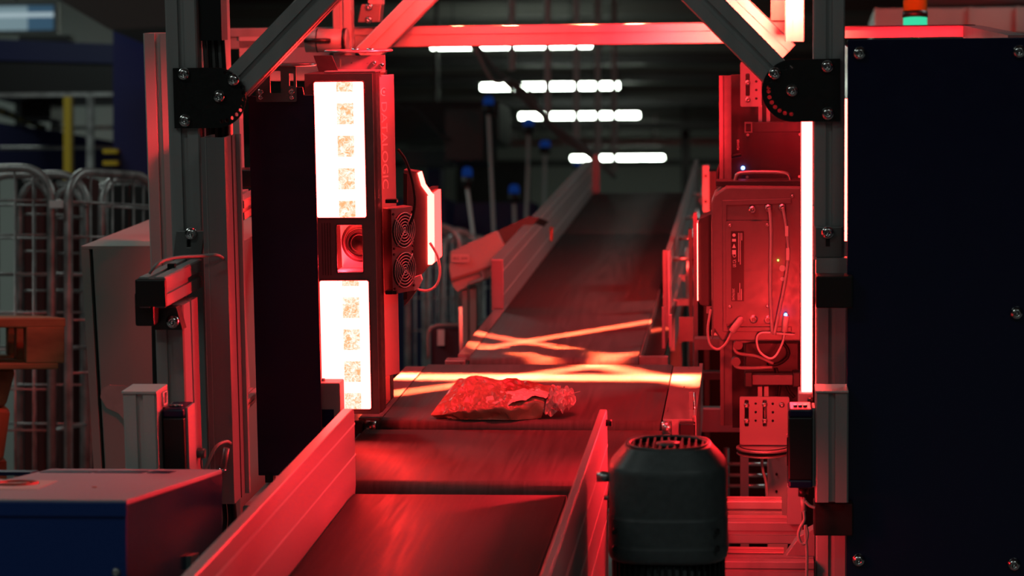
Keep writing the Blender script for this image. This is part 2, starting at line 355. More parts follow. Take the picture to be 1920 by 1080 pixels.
a, c, e, f = rect(W, 800, 290, 825, 372, 19); solo('column_2', B().box(a, c, 19, 19.3, FLZ, f), mat('navy_steel', (0.004, 0.006, 0.06)), None, None, FW, kind='structure')
# upper right background
b = B(); DU = mat('galvanised_duct', (0.30, 0.34, 0.32), 0.4, 0.4, 0.3, 3)
a, c, e, f = rect(W, 1640, 14, 1990, 62, 7.5); b.box(a, c, 7.5, 7.9, e, f)
for i in range(5): b.box(a+i*.14, a+i*.14+.012, 7.485, 7.5, e, f)
solo('air_duct', b, DU, 'pale galvanised duct crossing behind the amber and green stack light', 'duct', FW)
a, c, e, f = rect(W, 1735, -20, 1990, 10, 7.2); solo('pipe', B().cyl((a, 7.2, (e+f)/2), (c, 7.2, (e+f)/2), (f-e)/2, n=20), mat('dark_pipe', (0.10, .11, .11), 0.5), 'dark round pipe running above the galvanised duct', 'pipe', FW)
# stack light
p = W(1716, 60, y=5.2); r = 22/F*5.2; s_ = 5.2/F
t = thing('stack_light', 'tower signal light with an amber dome over a lit green ring above the navy box', 'signal light', (p.x, 5.2, p.z-.3), FW)
part('pole', B().cyl((p.x, 5.2, p.z-.6), (p.x, 5.2, p.z), r*.4), PLAST, t)
part('green_lens', B().lathe((p.x, 5.2, p.z), [(r*.8, 0), (r, 6*s_), (r, 26*s_)], 20), glow('green_lamp', (0.06, 0.95, 0.50), 0.75), t)
part('collar', B().cyl((p.x, 5.2, p.z+26*s_), (p.x, 5.2, p.z+38*s_), r*1.06, n=20), PLAST, t)
part('amber_lens', B().lathe((p.x, 5.2, p.z+38*s_), [(r, 0), (r, 60*s_), (r*.7, 75*s_), (.001, 80*s_)], 20), mat('amber_plastic', (0.30, 0.09, 0.01), 0.2, emit=(0.5, .12, .0), es=0.12), t)

# ------------------------------------------------------------------ left background
# monitor
d = 15; a, c, e, f = rect(W, -60, 4, 108, 63, d); t = thing('monitor', 'flat display screen with pale and blue areas hanging at the far upper left', 'monitor', ((a+c)/2, d, e), FW)
part('bezel', B().prism([(a, e), (c, e), (c, f), (a, f)], 'y', d, d+.06, [[(a+.03, e+.02), (c-.025, e+.02), (c-.025, f-.02), (a+.03, f-.02)]]), PLAST, t)
p = rect(W, -50, 10, 50, 60, d); part('screen', B().box(a+.03, c-.025, d+.02, d+.03, e+.02, f-.02), mat('screen_dark', (0.01, .02, .04), .2, emit=(0.03, .07, .11), es=1), t, label='dark bluish screen')
q = rect(W, -50, 12, 50, 57, d); part('picture', B().box(q[0], q[1], d+.01, d+.02, q[2], q[3]), mat('screen_light', (0.02, .03, .03), .2, emit=(0.15, .22, .25), es=1), t, label='pale lit half of the screen')
q = rect(W, -50, 24, 103, 32, d); part('picture_band', B().box(q[0], q[1], d+.005, d+.015, q[2], q[3]), mat('screen_band', (0.02, .03, .03), .2, emit=(0.33, .42, .46), es=1), t, label='pale horizontal streak on the screen')
part('mount', B().box((a+c)/2-.02, (a+c)/2+.02, d+.02, d+.05, f, 2.95), PLAST, t)
# duct/beam at top
b = B(); p = [W(60, -30, y=9), W(330, -30, y=9), W(330, 50, y=9), W(205, 55, y=9)]
b.prism([(v.x, v.z) for v in p], 'y', 9, 9.8); solo('cable_duct', b, mat('duct_grey', (0.10, .10, .095), .6), 'broad grey sloping duct at the upper left, ending behind the tall post', 'duct', FW)
# blue overhead conveyor
d = 12; t = thing('overhead_conveyor', 'dark blue overhead conveyor with a black underside across the upper left', 'conveyor', W(100, 175, y=d), FW)
pz = [W(-40, 72, y=d), W(240, 84, y=d), W(240, 120, y=d), W(-40, 112, y=d)]
part('side_panel', B().prism([(v.x, v.z) for v in pz], 'y', d, d+.08), mat('navy_beam', (0.006, 0.012, 0.10), 0.45), t)
q = rect(W, -40, 113, 240, 176, d+.02); part('belt_frame', B().box(q[0], q[1], d+.02, d+.8, q[2], q[3]), PLAST, t)
q = rect(W, -40, 174, 240, 181, d-.02); part('rail', B().box(q[0], q[1], d-.02, d+.02, q[2], q[3]), GALV, t)
b = B()
for x in (0, 130, 182): v = W(x, 178, y=d); b.box(v.x-.02, v.x+.02, d, d+.04, v.z-.0, v.z+.01)
q = rect(W, 35, 66, 130, 76, d+.1); part('top_plate', B().box(q[0], q[1], d+.1, d+.2, q[2], q[3]), DARKS, t)
# columns
a, c, e, f = rect(W, 212, 55, 280, 400, 10); b = B().box(a, c, 10, 10.03, FLZ, 2.95); b.box(a, c, 10.2, 10.23, FLZ, 2.95); b.box((a+c)/2-.012, (a+c)/2+.012, 10.03, 10.2, FLZ, 2.95)
solo('steel_column', b, mat('navy_column', (0.006, 0.007, 0.06), 0.4), 'wide dark blue steel column left of the pink lit aluminium post', 'column', FW)
a, c, e, f = rect(W, 119, 181, 133, 340, 11); solo('yellow_post', B().box(a, c, 11, 11.05, FLZ, f), mat('yellow_paint', (0.42, 0.30, 0.01), 0.5), 'slim yellow guard post under the blue overhead conveyor', 'post', FW)
a, c, e, f = rect(W, 162, 181, 177, 330, 11.5); solo('grey_post', B().cyl(((a+c)/2, 11.5, FLZ), ((a+c)/2, 11.5, f), (c-a)/2, n=12), GALV, 'slim grey steel post right of the yellow guard post', 'post', FW)
# lower sloping conveyor with hazard stripes
t = thing('sloping_conveyor', 'blue sloping conveyor with yellow and black hazard edge behind the yellow post', 'conveyor', W(60, 280, y=13), FW)
v = [W(-30, 225, y=13), W(100, 245, y=13), W(240, 270, y=13), W(240, 330, y=13), W(-30, 330, y=13)]
part('support_leg', B().box(v[1].x, v[1].x+.06, 13.05, 13.1, FLZ, v[4].z+.05), DARKS, t)
part('side_panel', B().prism([(p.x, p.z) for p in v], 'y', 13, 13.2), mat('navy_beam', (0.006, 0.012, 0.10), 0.45), t)
hz = mat('hazard_yellow', (0.10, 0.08, 0.01), 0.6)
v = [W(-10, 203, y=12.9), W(0, 200, y=12.9), W(85, 236, y=12.9), W(80, 243, y=12.9), W(-10, 212, y=12.9)]
part('edge_strip', B().prism([(p.x, p.z) for p in v], 'y', 12.9, 12.95), PLAST, t)
b = B()
for i in range(5):
    x = 2+i*17; y = 205+i*7.2; v = [W(x, y, y=12.88), W(x+8, y+3, y=12.88), W(x+5, y+9, y=12.88), W(x-3, y+6, y=12.88)]; b.prism([(p.x, p.z) for p in v], 'y', 12.87, 12.9)
part('hazard_stripe', b, hz, t)
for y0, y1, lab in ((272, 277, 'upper thin grey handrail crossing behind the yellow post'), (234, 240, 'second short grey handrail close to the blue column')):
    q = rect(W, 0 if y0 > 250 else 95, y0, 215, y1, 12.5); solo('handrail', B().cyl((q[0], 12.5, q[2]), (q[1], 12.5, q[2]), .009, n=8), GALV, lab, 'rail', FW)
q = rect(W, 28, 190, 48, 330, 14); solo('steel_leg', B().box(q[0], q[1], 14, 14.05, FLZ, q[3]), DARKS, 'dark support leg left of the yellow post', 'support', FW)
q = rect(W, 95, 190, 112, 330, 14); solo('steel_leg', B().box(q[0], q[1], 14, 14.05, FLZ, q[3]), DARKS, 'dark support leg just left behind the yellow post', 'support', FW)
q = rect(W, 40, 188, 95, 221, 12.3); solo('drive_unit', B().box(q[0], q[1], 12.3, 12.6, q[2], q[3]), PLAST, 'black drive unit hanging below the overhead conveyor', 'motor', FW)
for y0 in (280, 302):
    q = rect(W, 195, y0, 214, y0+8, 9.98); solo('yellow_guard', B().box(q[0], q[1]+.02, 9.96, 10.0, q[2], q[3]), mat('yellow_paint', (0.42, 0.30, 0.01), 0.5), ('upper' if y0 == 280 else 'lower')+' short yellow guard bar against the blue column', 'guard', FW)

# ------------------------------------------------------------------ roll cages
def cage(d, x0, x1, ytop, r, nv, hz_, lab, dark=None, skew=0.0, depth=0.7, bottom=890):
    """front panel of tube frame with rounded shoulders plus wire mesh, side panel going back"""
    A = W(x0, ytop, y=d); Bp = W(x1, ytop, y=d+skew); zb = W(x0, bottom, y=d).z
    t = thing('roll_cage', lab, 'roll cage', (A.x, d, FLZ), FW, 'wire roll cages')
    rad = .07
    def at(u, z): return Vector((A.x+(Bp.x-A.x)*u, d+skew*u, z))
    L = (Vector((Bp.x, d+skew, 0))-Vector((A.x, d, 0))).length; ru = rad/L; zt = A.z
    pts = [at(0, FLZ+.15)]+[at(ru*(1-math.cos(a)), zt-rad+rad*math.sin(a)) for a in [math.radians(i*15) for i in range(7)]]
    pts += [at(1-ru*(1-math.cos(a)), zt-rad+rad*math.sin(a)) for a in [math.radians(90-i*15) for i in range(7)]]+[at(1, FLZ+.15)]
    part('frame', B().tube(pts, r, smooth_path=0), GALV, t)
    bk = [p+Vector((0, depth, 0)) for p in pts]
    part('rear_frame', B().tube(bk, r, smooth_path=0), GALV, t)
    b = B()
    for i in range(1, nv): u = i/nv; b.cyl(at(u, FLZ+.15), at(u, zt), .003, n=6); b.cyl(at(u, FLZ+.15)+Vector((0, depth, 0)), at(u, zt)+Vector((0, depth, 0)), .003, n=6)
    for z in hz_: b.cyl(at(0, z), at(1, z), .003, n=6); b.cyl(at(0, z)+Vector((0, depth, 0)), at(1, z)+Vector((0, depth, 0)), .003, n=6)
    part('wire_mesh', b, GALV, t)
    for z in hz_[::2]: part('cross_tube', B().cyl(at(1, z), at(1, z)+Vector((0, depth, 0)), r*.5, n=6), GALV, t)
    part('base', B().box(min(A.x, Bp.x), max(A.x, Bp.x), d, d+depth, FLZ+.12, FLZ+.17), DARKS, t)
    b = B()
    for xx in (A.x+.05, Bp.x-.05): b.cyl((xx-.015, d+.06, FLZ+.06), (xx+.015, d+.06, FLZ+.06), .06, n=14)
    part('wheel', b, RUB, t)
    return t
zz = lambda d, l: [W(100, y, y=d).z for y in l]
cage(5.6, -110, 97, 316, .0105, 6, zz(5.6, [375, 440, 513, 587, 655, 730, 807]), 'galvanised wire roll cage at the left edge, front one', depth=.3)
cage(5.96, 37, 95, 335, .010, 2, zz(5.9, [400, 470, 545]), 'narrow galvanised roll cage panel behind the leftmost cage', depth=.3)
cage(5.6, 128, 290, 320, .011, 4, zz(5.6, [378, 443, 515, 600, 700]), 'galvanised wire roll cage next to the grey cabinet', skew=.3, depth=.3)
cage(6.6, 170, 285, 345, .010, 3, zz(6.6, [397, 440]), 'hindmost wire roll cage peeking between its neighbour and the tall post', skew=.2, depth=.4)
for x0, x1, y0, y1, d, m, lab in ((205, 245, 345, 450, 6.25, PLAST, 'tall black box inside the roll cage beside the cabinet'), (128, 150, 330, 880, 6.32, mat('dark_red_bin', (0.10, .012, .012), .6), 'dark red bin standing behind the second roll cage'),
        (45, 85, 340, 700, 6.45, mat('dark_red_bin', (0.10, .012, .012), .6), 'dark red bin behind the leftmost roll cage'), (185, 206, 350, 430, 6.3, GALV, 'grey metal divider inside the roll cage beside the cabinet')):
    q = rect(W, x0, y0, x1, y1, d); zlow = q[2] if y1 < 600 else FLZ
    solo('storage_bin' if m is not PLAST else 'black_box', B().box(q[0], q[1], d, d+.2, FLZ+.16 if y1 < 600 else FLZ, q[3]), m, lab, 'bin', FW, bevel=.005)
q = rect(W, 104, 376, 117, 390, 5.58); solo('cage_tag', B().box(q[0]-.012, q[1], 5.57, 5.59, q[2], q[3]), WHITE, 'small white tag clipped beside the front roll cage tube', 'tag', FW)
# pallet on crates, lower left
d = 4.6
def wr(x0, y0, x1, y1, dd=d): return rect(W, x0, y0, x1, y1, dd)
t = thing('wooden_pallet', 'wooden pallet glowing red at its edges, raised at the left edge before the roll cages', 'pallet', (wr(-60, 595, 122, 690)[0], d, wr(-60, 595, 122, 690)[2]), FW)
q = wr(-140, 596, 123, 614)
for i in range(5): part('deck_board', B().box(q[0], q[1], d+i*.17, d+.11+i*.17, q[2], q[3]).rotz((q[1], d), math.radians(20)), WOOD, t, .003)
q2 = wr(-140, 680, 110, 692); RC = (q[1], d); RA = math.radians(20)
for k in (0, .35, .7): part('bottom_board', B().box(q2[0], q2[1], d+k, d+k+.1, q2[2], q2[3]).rotz(RC, RA), WOOD, t, .003)
for x0, x1 in ((52, 121), (-110, -40)):
    for k in (0, .35, .7): q3 = wr(x0, 612, x1, 681); part('block', B().box(q3[0], q3[1], d+k, d+k+.1, q3[2], q3[3]).rotz(RC, RA), WOOD, t, .003)
zt = q2[2]; t = thing('crate_stack', 'worn orange plastic stand holding up the wooden pallet at the left edge', 'stand', (wr(-60, 700, 30, 860)[0], d, FLZ), FW)
q = wr(-150, 692, 32, 765); part('upper_crate', B().prism([(q[0], q[2]), (q[1]-.02, q[2]), (q[1], q[3]), (q[0], q[3])], 'y', d+.03, d+.6).rotz((q[1], d), RA), ORANGE, t, .01)
q = wr(-150, 765, 22, 868); part('lower_crate', B().prism([(q[0], q[2]), (q[1]-.015, q[2]), (q[1], q[3]), (q[0], q[3])], 'y', d+.02, d+.6).rotz((q[1], d), RA), ORANGE, t, .012)
q3 = wr(-150, 868, 15, 880); part('foot', B().box(q3[0], q3[1], d+.05, d+.55, FLZ, q3[3]).rotz((q3[1], d), RA), ORANGE, t)
# far cages and trolley right of the left scanner
cage(8.5, 765, 862, 425, .012, 7, zz(8.5, [450, 500, 560, 620]), 'dim wire roll cage standing beyond the scanner cable loop', depth=.5)
cage(9.5, 830, 900, 440, .012, 4, zz(9.5, [480, 540, 600]), 'dim wire roll cage behind the grey chute', depth=.5)
t = thing('trolley_box', 'dark trolley box with a pale rim and label behind the lower conveyor guide', 'trolley', W(840, 690, y=6.2), FW)
q = rect(W, 806, 612, 890, 672, 6.2); part('box', B().box(q[0], q[1], 6.2, 6.6, FLZ, q[3]), mat('trolley_dark', (0.05, .03, .05), .6), t, .01)
part('rim', B().tube([(q[0]-.003, 6.19, q[2]), (q[0]-.003, 6.19, q[3]-.02), (q[0]+.02, 6.19, q[3]+.003), (q[1], 6.19, q[3]+.003)], .004, smooth_path=3), GREYC, t)
q = rect(W, 820, 618, 833, 648, 6.18); part('label_plate', B().box(q[0], q[1], 6.18, 6.2, q[2], q[3]), WHITE, t)
# grey chute conveyor with number plate
d = 6.0; t = thing('chute_conveyor', 'grey sloping chute conveyor with a number plate, standing behind the left guide wall', 'conveyor', W(880, 620, y=d), FW)
v = [W(843, 472, y=d), W(932, 432, y=d), W(955, 480, y=d), W(955, 495, y=d), W(846, 530, y=d), W(842, 505, y=d)]
part('side_panel', B().prism([(p.x, p.z) for p in v], 'y', d, d+.02), CAB, t, .003)
v = [W(846, 530, y=d), W(955, 494, y=d), W(955, 510, y=d), W(925, 518, y=d), W(858, 547, y=d)]
part('lower_panel', B().prism([(p.x, p.z) for p in v], 'y', d-.01, d+.03), CAB, t, .002)
v = [W(848, 522, y=d), W(955, 487, y=d), W(955, 491, y=d), W(848, 528, y=d)]
part('edge_trim', B().prism([(p.x, p.z) for p in v], 'y', d-.02, d-.008), mat('brown_trim', (.18, .10, .08), .5), t)
q = rect(W, 847, 477, 879, 492, d-.01); pl = part('number_plate', B().box(q[0], q[1], d-.012, d-.004, q[2], q[3]), mat('plate_pale', (.5, .5, .47), .5), t, label='pale plate with black numbers')
text('0652 3040', pl, PLAST, (q[0]+.003, d-.0135, (q[2]+q[3])/2-.004), (1, 0, 0), (0, 0, 1), .008, (q[1]-q[0])-.006)
v = [W(932, 432, y=d), W(990, 405, y=d), W(1010, 408, y=d), W(960, 462, y=d), W(945, 462, y=d)]
part('belt_cover', B().prism([(p.x, p.z) for p in v], 'y', d+.02, d+.3), mat('dark_cover', (.05, .055, .05), .6), t)
for x0, x1 in ((866, 876), (880, 892)): q = rect(W, x0, 535, x1, 680, d); part('leg', B().box(q[0], q[1], d+.01, d+.05, FLZ, q[3]), CAB, t)
part('handle', B().tube([W(878, 532, y=d-.03), W(903, 524, y=d-.03), W(907, 518, y=d-.03), W(902, 508, y=d-.03)], .004), GALV, t)

# ================================================================== MACHINE LINE (sloping frame)
Z1, Z2, Z3, Z4 = -.705, -.694, -.686, -.688
def yat(py, z, px=950): return M(px, py, z=z).y
E1 = yat(920, Z1); S2 = yat(905, Z2); E2 = yat(802, Z2); S3 = yat(790, Z3); E3 = yat(681, Z3); S4 = yat(672, Z4)+.05
def belt(b, x0, x1, y0, y1, z, r, n=8):
    """endless belt seen from the side: rounded at both ends"""
    p = []
    for i in range(n+1): t = math.radians(90+180*i/n); p.append((y0+r+r*math.cos(t), z-r+r*math.sin(t)))
    for i in range(n+1): t = math.radians(-90+180*i/n); p.append((y1-r+r*math.cos(t), z-r+r*math.sin(t)))
    b.prism(p, 'x', x0, x1); k = len(p); b.sm[-k:] = [True]*k; return b
x1a, x1b = M(664, 922, z=Z1).x, M(1066, 922, z=Z1).x
t = thing('infeed_conveyor', 'foremost sloping belt conveyor between two ribbed guide walls, at the bottom of the picture', 'conveyor', ((x1a+x1b)/2, E1, Z1-.45))
part('belt', belt(B(), x1a+.002, x1b-.002, 1.9, E1, Z1, .03), BELT, t)
part('side_frame', B().box(x1a-.03, x1a, 1.9, E1-.02, Z1-.12, Z1-.02).box(x1b, x1b+.03, 1.9, E1-.02, Z1-.12, Z1-.02), GUARD, t)
for y in (2.1, 3.2):
    for x in (x1a, x1b-.03): part('leg', B().box(x, x+.03, y, y+.03, ZF(y), Z1-.06), ALUD, t)
def guard(name, lab, x0, x1, y0, y1, z0, z1, grooves, hollow=True, extra=None):
    t = thing(name, lab, 'guide wall', ((x0+x1)/2, y0, z0)); r = .012
    part('wall_profile', B().prism([(y0, z0), (y1, z0), (y1, z1-r), (y1-r*.3, z1-r*.3), (y1-r, z1), (y0, z1)], 'x', x0, x1), GUARD, t, .0012)
    for g in grooves:
        b = B()
        for xs in ((x0-.0006, x0+.0002), (x1-.0002, x1+.0006)): b.box(xs[0], xs[1], y0, y1, g-.0012, g+.0012)
        part('ridge', b, mat('bright_ridge', (.8, .8, .8), .3, .3), t)
    return t
zt = M(658, 766, y=E1).z
gx0, gx1 = x1a-.016, x1a-.001
h = zt-Z1
tL = guard('guide_wall', 'long left guide wall of the foremost belt, ribbed aluminium lit red', gx0, gx1, 1.6, E1+.01, Z1-.03, zt, [Z1+h*.42, Z1+h*.80])
gx0, gx1 = x1b+.001, x1b+.015; y1r = M(1138, 880, x=gx1).y
ztr = M(1131, 768, y=y1r).z if y1r > 2 and y1r < 5 else zt
x_r = M(1131, 768, y=E1+.01).x; gx0, gx1 = x_r-.0045, x_r+.0055
tR = guard('guide_wall', 'right guide wall of the foremost belt, seen from outside next to the motor', gx0, gx1, 1.6, E1+.01, Z1-.16, zt, [Z1+h*.55, Z1+h*.1, Z1-h*.3])
b = M(1140, 793, y=E1-.02); part('bolt', B().cyl((gx1, b.y, b.z), (gx1+.008, b.y, b.z), .005), PLAST, tR)
# second belt
x2a, x2b = M(688, 800, z=Z2).x, M(1243, 800, z=Z2).x
t = thing('transfer_conveyor', 'short dark belt section between the guide walls and the lit scanner belt', 'conveyor', ((x2a+x2b)/2, S2, Z2-.2))
part('belt', belt(B(), x2a, x2b, S2, E2, Z2, .02), BELT, t)
part('side_frame', B().box(x2a-.012, x2a-.002, S2, E2, Z2-.08, Z2-.01).box(x2b+.002, x2b+.012, S2, E2, Z2-.08, Z2-.01), GUARD, t)
q = M(690, 800, z=Z2)
part('cover_plate', B().box(x2a-.03, x2a-.012, S2+.05, E2-.015, Z2-.03, Z2-.024), PLATE, t)
part('leg', B().box(x2a, x2a+.03, S2+.1, S2+.13, ZF(S2+.1), Z2-.05).box(x2b-.03, x2b, S2+.1, S2+.13, ZF(S2+.1), Z2-.05), ALUD, t)
# scanner belt
x3a, x3b = M(707, 796, z=Z3).x, M(1238, 796, z=Z3).x; xo0, xo1 = M(668, 790, z=Z3).x, M(1297, 790, z=Z3).x
t = thing('scanner_conveyor', 'wide belt under the scanner arch, crossed by bright light bands, carrying the parcel', 'conveyor', ((x3a+x3b)/2, S3, Z3-.3))
part('belt', belt(B(), x3a, x3b, S3, E3, Z3, .016), BELT, t)
b = B(); pr = [(S3+.02, Z3-.035), (S3+.02, Z3+.001), (E3-.05, Z3+.001), (E3-.02, Z3-.003), (E3, Z3-.012), (E3+.004, Z3-.035)]
b.prism(pr, 'x', xo0, x3a-.0015); part('side_plate', b, PLATE, t, label='left steel side plate')
b = B().prism(pr, 'x', x3b+.0025, xo1); part('side_plate', b, PLATE, t, label='right steel side plate')
part('side_frame', B().box(xo1-.003, xo1, S3+.02, E3, Z3-.12, Z3-.03).box(xo0, xo0+.01, S3+.02, E3, Z3-.12, Z3-.03), PLATE, t)
for px, w_ in ((695, 1), (1250, -1)):
    p = M(px, 798, y=S3); bb = B().cyl((p.x-.008, S3+.008, Z3-.012), (p.x+.008, S3+.008, Z3-.012), .011, n=20); part('roller_end', bb, ZINC, t)
    part('bearing_block', B().box(p.x+(.02 if w_ < 0 else -.035), p.x+(.045 if w_ < 0 else -.013), S3-.004, S3+.016, Z3-.03, Z3-.002), PLAST, t, .002)
for x in (xo0+.02, xo1-.05): part('leg', B().box(x, x+.03, S3+.1, S3+.13, ZF(S3+.1), Z3-.03), ALUD, t)
# right corner end plate + upright
q = M(1302, 690, y=E3-.02); part('end_plate', B().box(xo1, xo1+.006, S3+.05, E3-.01, Z3-.10, Z3+.0015), PLATE, t)
# incline belts
x4a, x4b = M(882, 668, z=Z4).x, M(1197, 668, z=Z4).x
YM = yat(437, Z4); YE = yat(361, Z4)
t = thing('incline_conveyor', 'long sloping belt conveyor rising away beyond the scanner arch', 'conveyor', ((x4a+x4b)/2, S4, Z4-.3))
part('belt', belt(B(), x4a, x4b, S4-.045, YM-.005, Z4, .02), BELT, t)
xl = M(857, 668, z=Z4).x
yl = M(945, 580, z=Z4).y
part('side_plate', B().box(xl, x4a-.001, S4-.01, yl+.1, Z4-.01, Z4+.001), PLATE, t, label='left steel side plate')
x4c = M(1252, 668, z=Z4).x
b = B().box(x4b+.004, x4c-.012, S4, yl+.35, Z4-.03, Z4-.02); part('side_pan', b, PLAST, t)
b = B().box(x4b+.001, x4b+.004, S4, yl+.35, Z4-.03, Z4).box(x4b+.001, x4c, S4-.02, S4, Z4-.02, Z4-.002); part('pan_edge', b, PLATE, t)
part('side_frame', B().box(xl, x4a, yl, YM-.02, Z4-.12, Z4-.02).box(x4b+.03, x4b+.04, yl+.2, YM-.02, Z4-.12, Z4-.02), GUARD, t)
for y in (S4+.5, YM-.6):
    for x in (xl, x4b): part('leg', B().box(x, x+.03, y, y+.03, ZF(y), Z4-.05), ALUD, t)
v = M(862, 655, y=S4)
part('end_bracket', B().box(M(840, 670, y=S4).x, M(878, 670, y=S4).x, S4-.05, S4-.015, M(860, 678, y=S4).z, M(860, 668, y=S4).z), PLATE, t, .002)
t = thing('upper_conveyor', 'greyer upper belt section at the top end of the sloping conveyor', 'conveyor', ((x4a+x4b)/2, YM, Z4-.3))
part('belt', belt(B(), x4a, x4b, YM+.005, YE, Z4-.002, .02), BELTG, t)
part('side_frame', B().box(xl, x4a, YM+.02, YE, Z4-.12, Z4-.02).box(x4b+.03, x4b+.04, YM+.02, YE, Z4-.12, Z4-.02), GUARD, t)
for x in (xl, x4b): part('leg', B().box(x, x+.03, YE-.2, YE-.17, ZF(YE-.2), Z4-.05), ALUD, t)
# incline guide walls
zt4 = M(943, 486, y=yl).z; xg0, xg1 = M(921, 530, y=yl).x, M(944, 530, y=yl).x; h4 = zt4-Z4
ye_g = M(1103, 355, x=xg1).y; ye_g = min(max(ye_g, yl+1), YE)
t = guard('guide_wall', 'left guide wall of the sloping conveyor, rising beyond the scanner arch', xg0, xg1, yl, YE-.02, Z4-.02, zt4, [Z4+h4*.30, Z4+h4*.78])
part('end_cap', B().box(xg0+.002, xg1-.002, yl-.004, yl, Z4+.004, zt4-.003), ALUD, t)
v = M(1032, 438, x=xg1)
part('sensor', B().box(xg1, xg1+.006, v.y-.01, v.y+.01, v.z-.018, v.z+.018), ORANGE, t)
vv = M(1117, 330, x=xg1+.02)
yE2 = YE-.02; v = M(1110, 325, y=yE2)
part('end_post', B().bar((xg1+.012, yE2, Z4-.02), (xg1+.012, yE2, zt4+.02), .024, .024), ALUD, t)
# right one
xr0 = M(1243, 535, y=yl).x; xr1 = M(1256, 535, y=yl).x
t = guard('guide_wall', 'right guide wall of the sloping conveyor, seen from outside with clamp brackets', xr0, xr0+.012, M(1245, 470, z=zt4).y, YE-.02, Z4-.02, zt4, [Z4+h4*.30, Z4+h4*.78])
yr0 = M(1245, 470, z=zt4).y
for i, y in enumerate((yr0+.15, yr0+.62, yr0+1.15, yr0+1.9, yr0+2.8)):
    b = B().cyl((xr0+.012, y, zt4-.035), (xr0+.055, y, zt4-.035), .006); part('clamp_arm', b, ZINC, t)
    part('clamp_rod', B().cyl((xr0+.045, y, zt4-.03-.10), (xr0+.045, y, zt4-.01), .005), ZINC, t)
    part('clamp_foot', B().box(xr0+.005, xr0+.06, y-.012, y+.012, zt4-.14, zt4-.125), ZINC, t)
# upright guide plate beside incline start
p = rect(M, 1243, 470, 1256, 605, 4.95)
t = thing('guide_end_plate', 'tall thin end plate at the start of the right guide wall, edge glowing red', 'plate', (p[0], 4.95, Z4))
part('plate', B().box(p[0], p[1]-.003, 4.95, 4.97, Z4, p[3]), HOUSL, t); part('rim', B().box(p[1]-.003, p[1], 4.93, 4.97, Z4, p[3]), ALU, t)
p = rect(M, 1254, 590, 1260, 678, 4.72); solo('sensor_bar', B().box(p[0], p[1], 4.72, 4.735, Z3-.01, p[3]), ALU, 'thin bright upright bar at the right end of the crossed light bands', 'bar', bevel=.001)
p = rect(M, 1241, 575, 1247, 672, 4.70); solo('reflector_bar', B().box(p[0], p[1], 4.70, 4.71, Z3-.01, p[3]), ALUD, 'thin dull upright bar left of the bright sensor bar', 'bar', bevel=.001)
p = rect(M, 860, 575, 868, 656, 4.75); solo('sensor_bar', B().cyl(((p[0]+p[1])/2, 4.75, Z4-.1), ((p[0]+p[1])/2, 4.75, p[3]), (p[1]-p[0])/2, n=10), ALU, 'slim upright red lit rod left of the sloping conveyor foot', 'bar')
# ------------------------------------------------------------------ machine arch: helper for slotted posts seen as pixel columns
def post(name, lab, px0, px1, y0, y1, d, depth=None, m=ALU, slots=True, cat='post', group=None, floor=False):
    cy = (max(y0, 0)+min(y1, 1080))/2; xa, xb = M(px0, cy, y=d).x, M(px1, cy, y=d).x; xm = (xa+xb)/2; w_ = xb-xa; dp = depth or w_
    z1 = M((px0+px1)/2, y0, y=d).z; z0 = ZF(d) if floor else M((px0+px1)/2, y1, y=d).z
    t = thing(name, lab, cat, (xm, d+dp/2, z0), FM, group)
    part('profile', B().bar((xm, d+dp/2, z0), (xm, d+dp/2, z1), w_, dp, slots=slots), m, t)
    return t, xm, z0, z1, w_
def screw(parent, px, py, d, r=.0095, h=.007, name='screw', axis=(0, -1, 0)):
    p = M(px, py, y=d); part(name, B().dome(p, axis, r, h), CHROME, parent); return p
DF = 3.45
# front posts
tl, *_ = post('arch_post', 'front left upright of the scanner arch, grey slotted aluminium with a black joint plate', 322, 380, -130, 900, DF, .045, floor=True)
tr, *_ = post('arch_post', 'front right upright of the scanner arch, grey slotted aluminium beside the navy box', 1525, 1584, -130, 487, DF, .045)
tr2, *_ = post('arch_post', 'lower front right upright, below the black strap and left of the navy box', 1530, 1588, 487, 1250, DF+.03, .045, floor=True)
# diagonals
def diag(name, lab, a, b_, wpx, d, dep, m=ALU):
    A, Bq = M(*a, y=d), M(*b_, y=d); w_ = wpx/F*d
    A.y = Bq.y = d+dep/2; t = thing(name, lab, 'brace', A)
    part('profile', B().bar(A, Bq, w_, dep), m, t); return t
diag('diagonal_brace', 'front left grey diagonal brace rising from the black joint plate', (436, 163), (704, -117), 58, DF, .045)
diag('diagonal_brace', 'front right grey diagonal brace coming down to the black joint plate', (1466, 150), (1202, -117), 58, DF, .045)
diag('diagonal_brace', 'rear left diagonal brace, strongly lit, behind the scanner top', (680, 108), (896, -111), 44, 4.50, .045)
diag('diagonal_brace', 'rear right diagonal brace, strongly lit at its lower end', (1476, 100), (1262, -108), 44, 4.50, .045)
